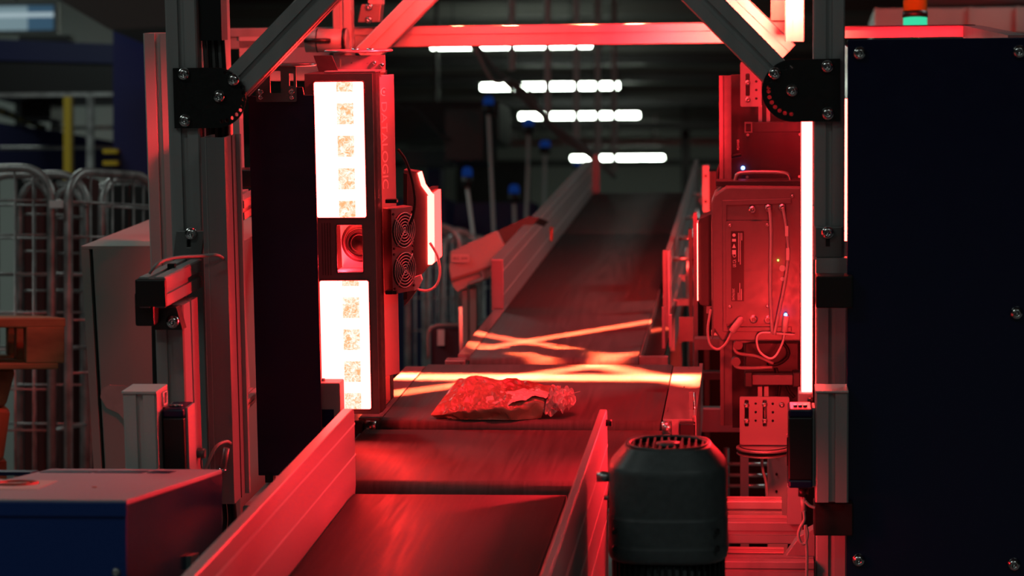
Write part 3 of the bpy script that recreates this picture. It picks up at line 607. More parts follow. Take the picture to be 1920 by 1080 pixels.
# D joint plates
def jointplate(lab, x0, x1, y0, y1, cx, cy, mirror, bolts, holes):
    d = DF-.006; s_ = d/F; a, c, e, f = rect(M, x0, y0, x1, y1, d); P = M(cx, cy, y=d); R = (f-e)/2; zc = (e+f)/2
    poly = []
    if mirror: poly = [(c, f), (c, e)] + [(P.x+R*math.cos(t), zc+R*math.sin(t)) for t in [math.radians(270-180*i/24) for i in range(25)]]
    else: poly = [(a, e), (a, f)] + [(P.x+R*math.cos(t), zc+R*math.sin(t)) for t in [math.radians(90-180*i/24) for i in range(25)]]
    hl = [circ(M(x, y, y=d).x, M(x, y, y=d).z, r*s_, 10) for x, y, r in holes]
    t = thing('joint_plate', lab, 'plate', ((a+c)/2, d, e)); part('plate', B().prism(poly, 'y', d-.002, d+.005, hl), BLACK, t)
    for x, y in bolts: p = M(x, y, y=d-.002); part('bolt', B().dome(p, (0, -1, 0), .0095, .007), CHROME, t)
import itertools
lh = [(411+47*math.cos(math.radians(a)), 181+47*math.sin(math.radians(a)), 4) for a in (-75, -60, -22, -8, 6, 20, 33, 46, 59, 72, 84)]
jointplate('black D-shaped joint plate on the front left upright, bolted with three screws', 326, 462, 127, 240, 405, 183, False, [(345, 139), (438, 150), (411, 181), (347, 226)], lh)
rh = [(1485-44*math.cos(math.radians(a)), 170-44*math.sin(math.radians(a)), 4) for a in (88, 74, 24, 8, -2, -16, -30, -44, -58, -72, -88)]
jointplate('black D-shaped joint plate on the front right upright above the glowing post face', 1430, 1575, 111, 228, 1487, 170, True, [(1551, 125), (1552, 213), (1485, 170), (1453, 138)], rh)
# rear beam and posts
a = M(420, 75, y=4.6); c = M(1490, 58, y=4.6)
solo('rear_crossbeam', B().bar((a.x, 4.62, (a.z+c.z)/2), (c.x, 4.62, (a.z+c.z)/2), .039, .04, (0, -1, 0)), ALU, 'horizontal rear crossbeam of the arch, glowing pink across the top', 'beam')
post('arch_post', 'rear left upright of the arch, red lit, behind the left diagonal brace', 624, 659, -130, 130, 4.55, .04)
post('arch_post', 'rear right upright of the arch, glowing yellowish at the top right', 1472, 1508, -80, 78, 4.3, .05)
q = rect(M, 1445, -30, 1473, 38, 4.4); solo('cover_strip', B().box(q[0], q[1], 4.4, 4.41, q[2], q[3]), HOUSD, 'dark red strip left of the glowing rear right upright', 'strip')
# corner bracket behind left diagonal
t = thing('corner_bracket', 'small angle bracket with two bolts above the rear crossbeam, left side', 'bracket', M(700, 40, y=4.56))
v = [M(x, y, y=4.56) for x, y in ((677, 8), (715, 8), (712, 42), (670, 42))]; part('bracket_body', B().prism([(p.x, p.z) for p in v], 'y', 4.56, 4.6), HOUSL, t, .002)
for y in (13, 37): screw(t, 692, y, 4.558, .007, .005)
q = rect(M, 688, -60, 716, 8, 4.6); solo('upper_post', B().bar(((q[0]+q[1])/2, 4.62, q[2]), ((q[0]+q[1])/2, 4.62, q[3]), q[1]-q[0], .03), ALU, 'short upright above the angle bracket at the rear crossbeam', 'post')
# side plates beneath rear beam (left)
q = rect(M, 428, 70, 600, 135, 4.5); solo('back_panel', B().box(q[0], q[1], 4.60, 4.604, q[2]-.02, q[3]), mat('pale_sheet', (.55, .55, .55), .5), 'pale sheet metal panel glowing pink behind the left diagonal brace', 'panel')
t = thing('pipe_clamp', 'round clamp with a black ring and screw beside the rear left upright', 'clamp', M(620, 100, y=4.4))
p0, p1 = M(574, 76, y=4.525), M(652, 76, y=4.525); part('clamp_body', B().cyl(p0, p1, .022, n=20), ALU, t)
part('ring', B().cyl(M(644, 76, y=4.525), M(650, 76, y=4.525), .0235, n=20), PLAST, t); part('clamp_screw', B().cyl(M(570, 76, y=4.50), M(620, 76, y=4.50), .004), PLAST, t)
part('split', B().cyl(M(595, 76, y=4.525), M(597, 76, y=4.525), .0225, n=20), PLAST, t)

# left post black duct and cables
t = thing('cable_duct', 'black cable duct with cables running down beside the front left upright', 'cable duct', M(395, 80, y=DF+.01))
q = rect(M, 374, -130, 413, 76, DF+.01); part('duct', B().box(q[0], q[1], DF+.01, DF+.05, q[2], q[3]), PLAST, t)
q = rect(M, 413, -60, 424, 400, DF+.10); part('duct_edge', B().box(q[0], q[1], DF+.1, DF+.14, q[2], q[3]), ALU, t)
for i, x in enumerate((383, 392, 399, 404, 411, 417)):
    part('cable', B().tube([M(x, 70, y=DF+.03), M(x+3, 120, y=DF+.03), M(x+6+i*.5, 200, y=DF+.035), M(x+8, 275, y=DF+.03)], .0032), RUB if i % 2 else mat('red_lit_cable', (.15, .15, .15), .4), t)
# inner cover profile
xa = M(386, 600, y=3.38).x; xb = M(430, 600, y=3.38).x
zt_, zb_ = M(408, 258, y=3.38).z, M(430, 945, y=3.38).z
t = thing('channel_post', 'dark grey aluminium channel in front, its right side glowing red, left of the navy panel', 'post', ((xa+xb)/2, 3.38, zb_))
part('channel', B().prism([(xa, 3.38), (xb, 3.38), (xb, 3.46), (xb-.003, 3.46), (xb-.003, 3.384), (xa+.003, 3.384), (xa+.003, 3.46), (xa, 3.46)], 'z', zb_, zt_), ALUD, t)
part('seam', B().box(xa+.0065, xa+.0075, 3.3793, 3.3803, zb_, zt_), ALU, t)
b = B().box(xb-.0001, xb+.001, 3.425, 3.428, zb_, zt_); part('side_seam', b, HOUSD, t)
part('back_flange', B().box(xb, xb+.006, 3.456, 3.466, zb_-.0, zt_), ALU, t)
# cables leaving its foot
t = thing('cable', 'pair of black cables coming out under the dark channel post', 'cable', M(425, 990, y=3.42))
for x in (418, 428, 436): part('strand', B().tube([M(x, 930, y=3.42), M(x+4, 970, y=3.42), M(x+2, 1010, y=3.42), M(x+9, 1060, y=3.42)], .0035), RUB, t)
p = [M(372, 905, y=3.33), M(388, 872, y=3.33), M(405, 838, y=3.34), M(424, 828, y=3.36), M(432, 831, y=3.378)]
t = thing('sensor_cable', 'pale cable with a metal plug coming out of the channel post above the blue box', 'cable', p[0])
part('wire', B().tube(p, .0023), GREYC, t)
p0, p1 = M(425, 840, y=3.37), M(418, 878, y=3.37); part('plug', B().cyl(p0, p1, .0045), ALUD, t); part('plug_tip', B().cyl(p1, p1+(p1-p0)*.15, .0055), CHROME, t)
p = [M(281, 512, y=3.22), M(300, 492, y=3.22), M(330, 483, y=3.3), M(375, 480, y=3.35), M(405, 478, y=3.36), M(418, 484, y=3.378)]
solo('signal_cable', B().tube(p, .0023), GREYC, 'red lit cable lying over the capped arm and entering the channel post', 'cable')
# post 2: pink lit tall post behind
post('tall_post', 'pale slotted post glowing pink, standing behind the front left upright', 278, 331, 62, 700, 4.0, .045, floor=True, cat='post', m=mat('pale_post', (.62, .62, .60), .5, .2))
v = [(282, 212), (275, 250), (270, 290), (276, 330), (284, 380), (286, 408)]
t_ = [M(x, y, y=4.02) for x, y in v]
b = B()
for i in range(len(t_)-1): pass
b.prism([(p.x, p.z) for p in t_]+[(p.x+.010, p.z) for p in reversed(t_)], 'y', 4.06, 4.2); solo('warped_strip', b, mat('strip_pale', (.5, .5, .5), .3), 'curved glossy strip glowing red along the left of the pale post', 'strip')
# arm with cap
p = rect(M, 255, 523, 312, 575, 3.21); zc = (p[2]+p[3])/2; xc = (p[0]+p[1])/2
t = thing('cantilever_bar', 'short slotted aluminium arm with a black end cap jutting towards the viewer', 'arm', (xc, 3.21, p[2]))
part('profile', B().bar((xc, 3.214, zc), (xc, DF-.013, zc), p[1]-p[0], p[3]-p[2], (1, 0, 0)), ALU, t)
part('end_cap', B().box(p[0], p[1], 3.205, 3.214, p[2], p[3]), PLAST, t, .002)
q = rect(M, 254, 548, 290, 611, 3.225); part('cap_block', B().box(q[0], q[1], 3.22, 3.26, q[2], q[3]), PLAST, t, .003)
part('cable_tie', B().box(*[M(317, 500, y=3.33).x, M(330, 500, y=3.33).x], 3.32, 3.33, p[3]-.001, p[3]+.008), PLAST, t)
v = [(333, 432), (386, 432), (378, 490), (326, 490)]
vv = [M(x, y, y=DF-.004) for x, y in v]
t = thing('angle_bracket', 'grey cast angle bracket with one bolt above the capped arm', 'bracket', vv[3])
part('bracket_body', B().prism([(p.x, p.z) for p in vv], 'y', DF-.012, DF-.001, [[(M(x, y, y=DF).x, M(x, y, y=DF).z) for x, y in ((354, 448), (361, 448), (361, 462), (354, 462))]]), HOUSL, t, .001)
screw(t, 358, 438, DF-.012)
# lower left leg
post('arm_leg', 'slotted upright under the capped arm, its right side glowing red', 296, 350, 572, 1000, 3.28, .09, floor=True)
v = [(296, 578), (337, 572), (349, 615), (292, 615)]; vv = [M(x, y, y=3.275) for x, y in v]
t = thing('angle_bracket', 'dark angle bracket with one bolt directly below the black end cap', 'bracket', vv[3])
part('bracket_body', B().prism([(p.x, p.z) for p in vv], 'y', 3.255, 3.279), HOUSD, t, .001); screw(t, 324, 603, 3.255)
v = [(334, 570), (347, 560), (347, 618)]; A = [M(x, y, y=3.3) for x, y in v]; 
solo('hose', B().tube([M(291, 600, y=3.3), M(293, 700, y=3.3), M(296, 800, y=3.3), M(297, 900, y=3.3)], .0055), RUB, 'black hose running down left of the slotted upright below the cap', 'hose')
p = M(369, 850, y=3.34); solo('clamp_knob', B().cyl((p.x, 3.34, p.z), (p.x+.012, 3.34, p.z), .007, n=12), HOUSL, 'small grey clamp knob on the red lit upright above the blue box', 'knob')
# cabinet
q = rect(M, 152, 460, 340, 1000, 4.15); d0, d1 = 4.15, 4.68
t = thing('control_cabinet', 'grey-green metal control cabinet left of the arch with a torn paper mark', 'cabinet', (q[0], d0, q[2]))
xl_ = M(152, 470, y=d0).x; xk = M(167, 470, y=d0).x; xj = M(173, 470, y=d0).x; sh = .03
zt_ = M(200, 461, y=d0).z; zb_ = ZF(d0)
b = B().hexa([(xj+sh, d0, zb_), (q[1]+.1, d0, zb_), (q[1]+.1, d1, zb_), (xj+sh, d1, zb_), (xj, d0, zt_-.004), (q[1]+.1, d0, zt_-.004), (q[1]+.1, d1, zt_-.004), (xj, d1, zt_-.004)]); part('door', b, CAB, t, .002)
b = B().hexa([(xl_+sh, d0, zb_), (xk+sh, d0, zb_), (xk+sh, d1, zb_), (xl_+sh, d1, zb_), (xl_, d0, zt_-.006), (xk, d0, zt_-.006), (xk, d1, zt_-.006), (xl_, d1, zt_-.006)]); part('side_flange', b, CAB, t)
b = B().hexa([(xk+sh, d0+.02, zb_), (xj+sh, d0+.02, zb_), (xj+sh, d1, zb_), (xk+sh, d1, zb_), (xk, d0+.02, zt_-.006), (xj, d0+.02, zt_-.006), (xj, d1, zt_-.006), (xk, d1, zt_-.006)]); part('recess', b, PLAST, t)
part('top_panel', B().box(xl_, q[1]+.1, d0, d1, zt_-.006, zt_), CAB, t, .001)
pt = [(190, 730), (205, 722), (235, 724), (252, 735), (255, 760), (250, 790), (240, 795), (222, 775), (200, 765), (188, 745)]
v = [M(x, y, y=d0-.001) for x, y in pt]; part('torn_paper', B().prism([(p.x, p.z) for p in v], 'y', d0-.0012, d0+.001), mat('paper_residue', (.40, .44, .41), .8, 0, .12, 60), t, label='torn pale paper residue')
# small white capped post and reader, lower left
p = rect(M, 234, 738, 296, 990, 3.10); p = (p[0], p[1], ZF(3.1), p[3]); t = thing('capped_post', 'short slotted aluminium post with a pale flat cap behind the blue box', 'post', ((p[0]+p[1])/2, 3.12, p[2]))
part('profile', B().bar(((p[0]+p[1])/2, 3.125, p[2]), ((p[0]+p[1])/2, 3.125, p[3]), p[1]-p[0], .05), mat('pale_post', (.62, .62, .60), .5, .2), t)
part('cap', B().box(p[0]-.001, p[1]+.001, 3.098, 3.16, p[3], p[3]+.003), mat('pale_post', (.62, .62, .60)), t)
part('side_plate', B().box(p[1], p[1]+.001, 3.10, 3.16, p[2], p[3]), ALU, t)
part('switch', B().tube([(p[1]+.003, 3.125, p[3]-.004), (p[1]+.003, 3.145, p[3]-.004), (p[1]+.003, 3.145, p[3]-.02), (p[1]+.003, 3.125, p[3]-.02)], .0015, closed=True, smooth_path=0), WHITE, t)
part('knob', B().cyl((p[1], 3.135, p[3]-.028), (p[1]+.006, 3.135, p[3]-.028), .004), PLAST, t)
def reader(lab, x0, y0, x1, y1, d):
    q = rect(M, x0, y0, x1, y1, d); t = thing('sensor_reader', lab, 'sensor', ((q[0]+q[1])/2, d, q[2]))
    part('housing', B().box(q[0], q[1], d, d+.06, q[2]+.012, q[3]-.012), PLAST, t, .002)
    bl = mat('deep_blue_plastic', (.004, .005, .05), .35)
    part('end_cap', B().box(q[0], q[1], d, d+.06, q[3]-.012, q[3]), bl, t, .003, label='dark blue top cap'); part('end_cap', B().box(q[0], q[1], d, d+.06, q[2], q[2]+.012), bl, t, .003, label='dark blue bottom cap')
    part('rail', B().box(q[1], q[1]+.003, d+.01, d+.05, q[2], q[3]), ALU, t); part('mount', B().box(q[0]-.0015, q[0], d+.01, d+.04, q[2]+.03, q[2]+.07), PLAST, t); part('mount', B().box(q[1]+.003, q[1]+.008, d+.035, d+.055, q[2]+.03, q[2]+.07), PLAST, t)
    for i in range(3): xx = q[0]+(q[1]-q[0])*(.3+.2*i); part('screw', B().cyl((xx, d+.02, q[3]), (xx, d+.02, q[3]+.003), .003, n=8), ZINC, t)
    return t
reader('black and dark blue sensor housing right of the pale capped post', 307, 767, 348, 1000, 3.12)
reader('black and dark blue sensor housing left of the lower right upright, cable below', 1478, 767, 1524, 916, 3.36)

# ------------------------------------------------------------------ navy panel and left scanner
d = 3.60; q = rect(M, 475, 178, 597, 892, d)
t = thing('navy_hanging_panel', 'tall dark navy panel hanging in front of the left scanner', 'panel', (q[0], d, q[2]))
zn = M(560, 163, y=d).z; xm_ = M(558, 300, y=d).x
part('sheet', B().prism([(q[0], q[2]), (q[1], q[2]), (q[1], M(595, 178, y=d).z), (xm_+.012, M(595, 178, y=d).z), (xm_+.010, zn), (xm_, zn), (xm_-.002, M(550, 190, y=d).z), (q[0], q[3])], 'y', d, d+.004), NAVY2, t, .001)
q2 = rect(M, 497, 885, 512, 905, d); part('foot_tab', B().box(q2[0], q2[1], d, d+.02, q2[2], q2[3]), PLAST, t)
# hanger bracket with U cut outs
d2 = d-.004; q = rect(M, 480, 122, 556, 191, d2); t = thing('hanger_bracket', 'small grey bracket with two screws holding the navy panel from a round plate', 'bracket', (q[0], d2, q[2]))
hl = [rr(*[M(x, 150, y=d2).x for x in (507, 527)], *[M(517, y, y=d2).z for y in (175, 133)], .001, 2), rr(*[M(x, 150, y=d2).x for x in (543, 551)], *[M(517, y, y=d2).z for y in (162, 138)], .001, 2)]
part('plate', B().prism(rr(q[0], q[1], q[2], q[3], .003), 'y', d2-.003, d2, hl), HOUSL, t)
for x in (489, 547): screw(t, x, 172, d2-.003, .005, .004); screw(t, x, 183, d2-.003, .004, .003)
p = M(550, 124, y=d+.01)
part('index_disc', B().lathe((p.x, d+.02, p.z), [(.031, 0), (.033, .001), (.033, .003), (.031, .004)], 40), PLATE, t)
# left scanner A
d = 3.72; Z = lambda y, px=640, dd=3.72: M(px, y, y=dd).z; X = lambda x, y=400, dd=3.72: M(x, y, y=dd).x
zt_, zb_ = Z(138), Z(776)
t = thing('barcode_scanner', 'large left barcode scanner with two blazing red light windows and a round lens', 'scanner', (X(640), d, zb_))
win1 = rr(X(590, 280), X(684, 280), Z(409), Z(152), .004); win2 = rr(X(604, 650), X(693, 650), Z(768), Z(525), .004); win3 = rr(X(630, 465), X(680, 465), Z(512), Z(421), .003)
win1 = rr(X(593, 400), X(688, 400), Z(409), Z(152), .004); win2 = rr(X(598, 520), X(694-2, 520), Z(768), Z(525), .004); win3 = rr(X(631, 465), X(681, 465), Z(512), Z(421), .003)
x0_, x1_ = X(577, 400), X(703, 400)
part('front_plate', B().prism([(x0_, zb_), (x1_, zb_), (x1_, zt_), (x0_, zt_)], 'y', d, d+.006, [win1, win2, win3]), HOUS, t)
part('housing', B().prism([(x1_-.002, d+.006), (x1_, d+.006), (X(706, 400, d), d+.02), (X(706, 400, d), d+.058), (X(704, 400, d), d+.056), (X(704, 400, d), d+.02), (x1_-.002, d+.008)], 'z', zb_, zt_), HOUSD, t)
part('back', B().box(x0_, x1_, d+.12, d+.158, zb_, zt_).box(x0_, x0_+.002, d+.006, d+.12, zb_, zt_).box(x0_, x1_, d+.006, d+.12, zt_-.002, zt_).box(x0_, x1_, d+.006, d+.12, zb_, zb_+.002), HOUSD, t)
for i, (wx0, wx1, a, c) in enumerate(((X(589, 400), X(690, 400), Z(411), Z(150)), (X(594, 520), X(696, 520), Z(770), Z(523)))):
    m = led_window('led_window_glare_%d' % i, 50, wx0-X(640), wx1-X(640), a-zb_, c-zb_)
    part('light_window', B().box(wx0, wx1, d+.004, d+.007, a, c), m, t, label='blazing white-red LED window')
# lens cavity
cx, cz = X(668, 465), Z(460); lw = [X(626, 465), X(686, 465), Z(518), Z(414)]
part('mirror', B().hexa([(lw[0], d+.075, lw[2]), (lw[1], d+.075, lw[2]), (lw[1], d+.08, lw[2]), (lw[0], d+.08, lw[2]), (lw[0], d+.06, lw[3]), (lw[1], d+.06, lw[3]), (lw[1], d+.065, lw[3]), (lw[0], d+.065, lw[3])]), mat('mirror_plate', (.75, .75, .75), .35, .3), t)
part('cavity_floor', B().box(lw[0], lw[1], d+.007, d+.07, lw[2], lw[2]+.006), mat('mirror_plate', (.75, .75, .75)), t)
ln = part('lens', B().lathe((cx, d+.062, cz), [(.032, 0), (.032, .010), (.027, .014), (.024, .014), (.022, .02), (.0215, .03), (.019, .032), (.017, .028), (.012, .027), (.010, .024), (.001, .020)], 36, axis=(0, -1, 0)), HOUSD, t)
b = B()
for r_ in (.0265, .0225, .018, .013): b.tube([(cx+r_*math.cos(a), d+.062-.031+(.014 if r_ > .025 else 0), cz+r_*math.sin(a)) for a in [2*math.pi*i/28 for i in range(28)]], .0007, 5, 0, True)
part('lens_ring', b, HOUS, ln)
cl = bpy.data.lights.new('cavity_fill', 'POINT'); cl.energy = .5; cl.color = RED; cl.shadow_soft_size = .01; o = bpy.data.objects.new('cavity_fill', cl); COL.objects.link(o); o.matrix_world = FM @ Matrix.Translation((lw[0]+.008, d+.03, lw[2]+.02))  # added point light that fills the lens cavity
# frame rims round openings
b = B()
for wn in (win1, win2, win3): b.tube([(x, d-.0005, z) for x, z in wn], .0012, 5, 0, True)
part('window_gasket', b, HOUS, t)
b = B()
for i in range(4): xx = X(604+i*5, 465); b.box(xx, xx+.001, d-.0008, d, Z(516), Z(418))
part('cooling_rib', b, HOUSD, t)
# side cover with lettering
def vwall(b, xa, da, xb, db, y0, y1, th=.004, yc=None):
    A = M(xa, y0 if yc is None else yc, y=da); Bq = M(xb, y0 if yc is None else yc, y=db); n = Vector((-(Bq.y-A.y), Bq.x-A.x, 0)).normalized()*th
    z1 = M(xa, y0, y=da).z; z0 = M(xa, y1, y=da).z
    p = [Vector((A.x, A.y, z0)), Vector((Bq.x, Bq.y, z0)), Vector((Bq.x, Bq.y, z0))+n, Vector((A.x, A.y, z0))+n]
    return b.hexa(p+[v+Vector((0, 0, z1-z0)) for v in p])
part('side_cover', vwall(B(), 713, 3.80, 744, 3.83, 141, 706, yc=400), mat('side_cover_grey', (.34, .34, .34), .45, .2), t, .001)
uv = (M(744, 400, y=3.83)-M(713, 400, y=3.80)); uv.z = 0; uv.normalize()
o_ = M(713, 400, y=3.80); o_.z = M(726, 168, y=3.80).z; nrm = Vector((uv.y, -uv.x, 0))
sw = text('DATALOGIC', t, mat('print_pale', (.75, .75, .75), .6), o_+uv*.0068+nrm*.0006+Vector((0, 0, -.018)), (0, 0, -1), uv, .0125, .136)
o2 = o_+uv*.0125+nrm*.0008+Vector((0, 0, -.004))
b = B(); b.tube([o2+uv*(.006*math.cos(a))+Vector((0, 0, .006*math.sin(a))) for a in [math.radians(40+i*28) for i in range(10)]], .0009, 5, 0); b.cyl(o2, o2+nrm*.0006, .0022, n=10)
part('emblem', b, mat('print_pale', (.75, .75, .75)), t)
# fan box
A, Bq = M(735, 465, y=3.775), M(775, 465, y=3.825); za, zb2 = M(735, 392, y=3.775).z, M(735, 552, y=3.775).z
C0 = M(719, 465, y=3.80)
C1 = C0+(Bq-A)
fb = part('fan_box', B().prism([(A.x, A.y), (Bq.x, Bq.y), (C1.x, C1.y), (C0.x, C0.y)], 'z', zb2, za), HOUSL, t, .001)
u = (Bq-A); u.z = 0; L_ = u.length; u.normalize(); n_ = Vector((u.y, -u.x, 0)); 
part('dark_side', B().hexa([A+Vector((0, 0, zb2-A.z))+Vector((0, -.0005, 0)), C0+Vector((0, 0, zb2-C0.z))+Vector((0, -.0005, 0)), C0+Vector((0, .002, zb2-C0.z)), A+Vector((0, .002, zb2-A.z)), A+Vector((0, -.0005, za-A.z-.001)), C0+Vector((0, -.0005, za-C0.z-.001)), C0+Vector((0, .002, za-C0.z-.001)), A+Vector((0, .002, za-A.z-.001))]), PLAST, t)
for k, zc in enumerate((za-(za-zb2)*.265, za-(za-zb2)*.735)):
    c = A+u*(L_*.52); c.z = zc; R = .0275
    fan = part('fan', B().cyl(c, c+n_*.0012, R, n=28), RUB, t)
    b = B(); q0 = c+n_*.0035
    for r_ in (.0275, .0225, .0178, .013, .0082, .004): b.tube([q0+u*(r_*math.cos(a))+Vector((0, 0, r_*math.sin(a))) for a in [2*math.pi*i/24 for i in range(24)]], .0009, 5, 0, True)
    for a in (50, 140, 230, 320): a = math.radians(a); b.cyl(q0, q0+u*(.031*math.cos(a))+Vector((0, 0, .031*math.sin(a))), .0009, n=5)
    part('grille', b, mat('grille_wire', (.5, .5, .5), .45, .3), fan)
    for sx, sz in ((-1, -1), (1, -1), (-1, 1), (1, 1)): part('screw', B().cyl(c+u*(sx*.0255)+Vector((0, 0, sz*.027)), c+u*(sx*.0255)+Vector((0, 0, sz*.027))+n_*.002, .002, n=8), PLAST, fan)
for y in (377, 548): p = M(735, y, y=3.78); part('latch', B().box(p.x-.010, p.x+.008, 3.775, 3.79, p.z-.003, p.z+.003), PLAST, t, .001)
# top mounting bracket of the scanner
t = thing('scanner_mount', 'red lit bracket with a round index plate on top of the left scanner', 'bracket', M(660, 135, y=3.74))
p = M(665, 99, y=3.80); part('index_disc', B().lathe((p.x, 3.84, p.z), [(.052, 0), (.054, .001), (.054, .003), (.052, .004)], 44), PLATE, t)
q = rect(M, 600, 104, 622, 135, 3.76); part('lug', B().prism([(q[0]-.01, q[3]), (q[1], q[3]), (q[1]+.01, q[2]), (q[0]-.002, q[2])], 'y', 3.76, 3.765), HOUSD, t)
q = rect(M, 622, 104, 722, 136, 3.80)
hl = [rr(*[M(x, 120, y=3.8).x for x in (636, 640)], *[M(640, y, y=3.8).z for y in (126, 110)], .001, 2)]
part('plate', B().prism([(q[0], q[2]), (q[1], q[2]), (q[1], q[3]), (q[0], q[3])], 'y', 3.80, 3.804, hl), PLATE, t)
q = rect(M, 612, 133, 708, 137, 3.76); part('foot', B().box(q[0], q[1], 3.74, 3.82, q[2]+.001, q[3]+.001), PLATE, t, .001)
for x in (665, 693): p = M(x, 97, y=3.79); part('bolt', B().cyl((p.x, 3.80, p.z), (p.x, 3.80, p.z+.005), .006, n=12), CHROME, t)
for x, y in ((702, 118), (716, 122), (606, 128)): part('bolt', B().dome(M(x, y, y=3.8), (0, -1, 0), .004, .004), CHROME, t)
# scanner B (behind)
d = 3.98
pts = [(757, 318), (783, 322), (790, 348), (806, 366), (807, 495), (786, 520), (784, 540), (768, 562), (757, 575)]
v = [M(x, y, y=d) for x, y in pts]; t = thing('barcode_scanner', 'rear left barcode scanner seen edge-on with a glowing rim and cable loop', 'scanner', v[-1])
part('housing', B().prism([(p.x, p.z) for p in v], 'y', d, d+.03), HOUS, t, .001)
v2 = [M(x, y, y=d-.002) for x, y in ((757, 324), (764, 326), (764, 560), (757, 562))]; part('cover', B().prism([(p.x, p.z) for p in v2], 'y', d-.006, d), HOUSD, t)
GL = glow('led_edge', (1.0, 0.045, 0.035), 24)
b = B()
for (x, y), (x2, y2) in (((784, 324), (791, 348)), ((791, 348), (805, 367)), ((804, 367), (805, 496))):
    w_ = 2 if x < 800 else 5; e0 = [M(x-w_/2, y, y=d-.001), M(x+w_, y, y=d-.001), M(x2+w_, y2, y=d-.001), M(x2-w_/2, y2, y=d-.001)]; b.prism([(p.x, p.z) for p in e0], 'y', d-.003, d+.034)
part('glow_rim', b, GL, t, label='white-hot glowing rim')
e0 = M(806, 430, y=d); part('side_baffle', B().box(e0.x-.012, e0.x-.0005, d+.032, d+.125, M(806, 500, y=d).z, M(806, 360, y=d).z), HOUSD, t); part('light_window', B().box(e0.x, e0.x+.004, d+.036, d+.12, M(806, 495, y=d).z, M(806, 366, y=d).z), glow('led_side', (1, .02, .018), 14), t)  # plate behind the side window is an added baffle keeping light off the cages
v = [M(x, y, y=d-.002) for x, y in ((777, 519), (790, 514), (793, 524), (784, 541), (777, 545))]; part('connector', B().prism([(p.x, p.z) for p in v], 'y', d-.01, d), mat('print_pale', (.75, .75, .75)), t, .001)
part('cable_loop', B().tube([M(x, y, y=d-.008) for x, y in ((806, 455), (820, 480), (825, 510), (818, 535), (800, 545), (782, 542))], .0022), mat('white_cable', (.75, .75, .75), .4), t)
part('cable', B().tube([M(x, y, y=3.79) for x, y in ((746, 280), (760, 300), (772, 335), (778, 375), (774, 405), (768, 420))], .0022), RUB, t)
# lower reader box in front of scanner
q = rect(M, 578, 718, 638, 812, 3.62); t = thing('light_barrier', 'small grey sensor box with a dark window at the foot of the left scanner', 'sensor', (q[0], 3.62, q[2]))
part('housing', B().box(q[0], q[1], 3.62, 3.66, q[2], q[3]), mat('pale_box', (.30, .28, .28), .5), t, .002)
q2 = rect(M, 588, 768, 626, 800, 3.618); part('window', B().box(q2[0], q2[1], 3.618, 3.62, q2[2], q2[3]), mat('violet_glass', (.012, .008, .05), .15), t)
for x in (594, 606): p = M(x, 715, y=3.64); part('screw', B().cyl((p.x, 3.64, q[3]), (p.x, 3.64, q[3]+.004), .003, n=8), ZINC, t)
# things glimpsed between channel post and navy panel
for x0, y0, x1, y1, d, m, lab, dz in ((436, 345, 470, 410, 4.2, ALU, 'slanting lit side rail between the channel post and the navy panel, upper one', .09),):
    A, Bq = M(430, 395, y=3.6), M(470, 372, y=3.9); solo('side_rail', B().bar(A, Bq, .03, .045, (1, 0, 0)), m, lab, 'rail')
A, Bq = M(440, 772, y=3.46), M(478, 735, y=4.03); solo('side_rail', B().bar(A, Bq, .015, .02, (1, 0, 0)), ALU, 'slanting lit side rail between the channel post and the navy panel, lower one', 'rail')
q = rect(M, 428, 205, 450, 330, 3.93); solo('glowing_strip', B().box(q[0], q[1], 3.93, 3.96, q[2], q[3]), mat('pale_sheet', (.55, .55, .55)), 'pale upright strip glowing red under the left joint plate', 'strip')
t = thing('junction_box', 'small dark box with a screw between the channel post and the navy panel', 'box', M(450, 345, y=3.9)); q = rect(M, 432, 318, 472, 352, 3.9)
part('box', B().box(q[0], q[1], 3.9, 3.95, q[2], q[3]), PLAST, t, .002); screw(t, 437, 325, 3.9, .004, .003)
part('cable', B().tube([M(428, 285, y=3.9), M(436, 276, y=3.9), M(446, 273, y=3.9), M(452, 272, y=3.9)], .002), RUB, t)
q = rect(M, 444, 560, 458, 742, 4.0); solo('curved_strip', B().prism([(q[0], q[2]), (q[0]+.004, q[2]), (q[1]+.002, q[2]+.01), (q[0]+.009, q[3]), (q[0]+.002, q[3])], 'y', 4.0, 4.03), mat('pale_sheet', (.55, .55, .55)), 'curved bright strip low between the channel post and the navy panel', 'strip')
# side frame rails low left, running back
A, Bq = M(470, 905, y=3.45), M(560, 800, y=4.1)
t = thing('base_rail', 'low lit frame rail running back behind the left guide wall', 'rail', A)
pz = M(455, 935, y=3.45); xx = pz.x
part('profile', B().bar((xx+.02, 3.45, pz.z-.03), (xx+.02, 4.5, pz.z-.03), .04, .04, (1, 0, 0)), ALU, t)
part('drip_tray', B().box(xx+.042, xx+.075, 3.5, 4.45, pz.z-.045, pz.z-.041), PLATE, t)
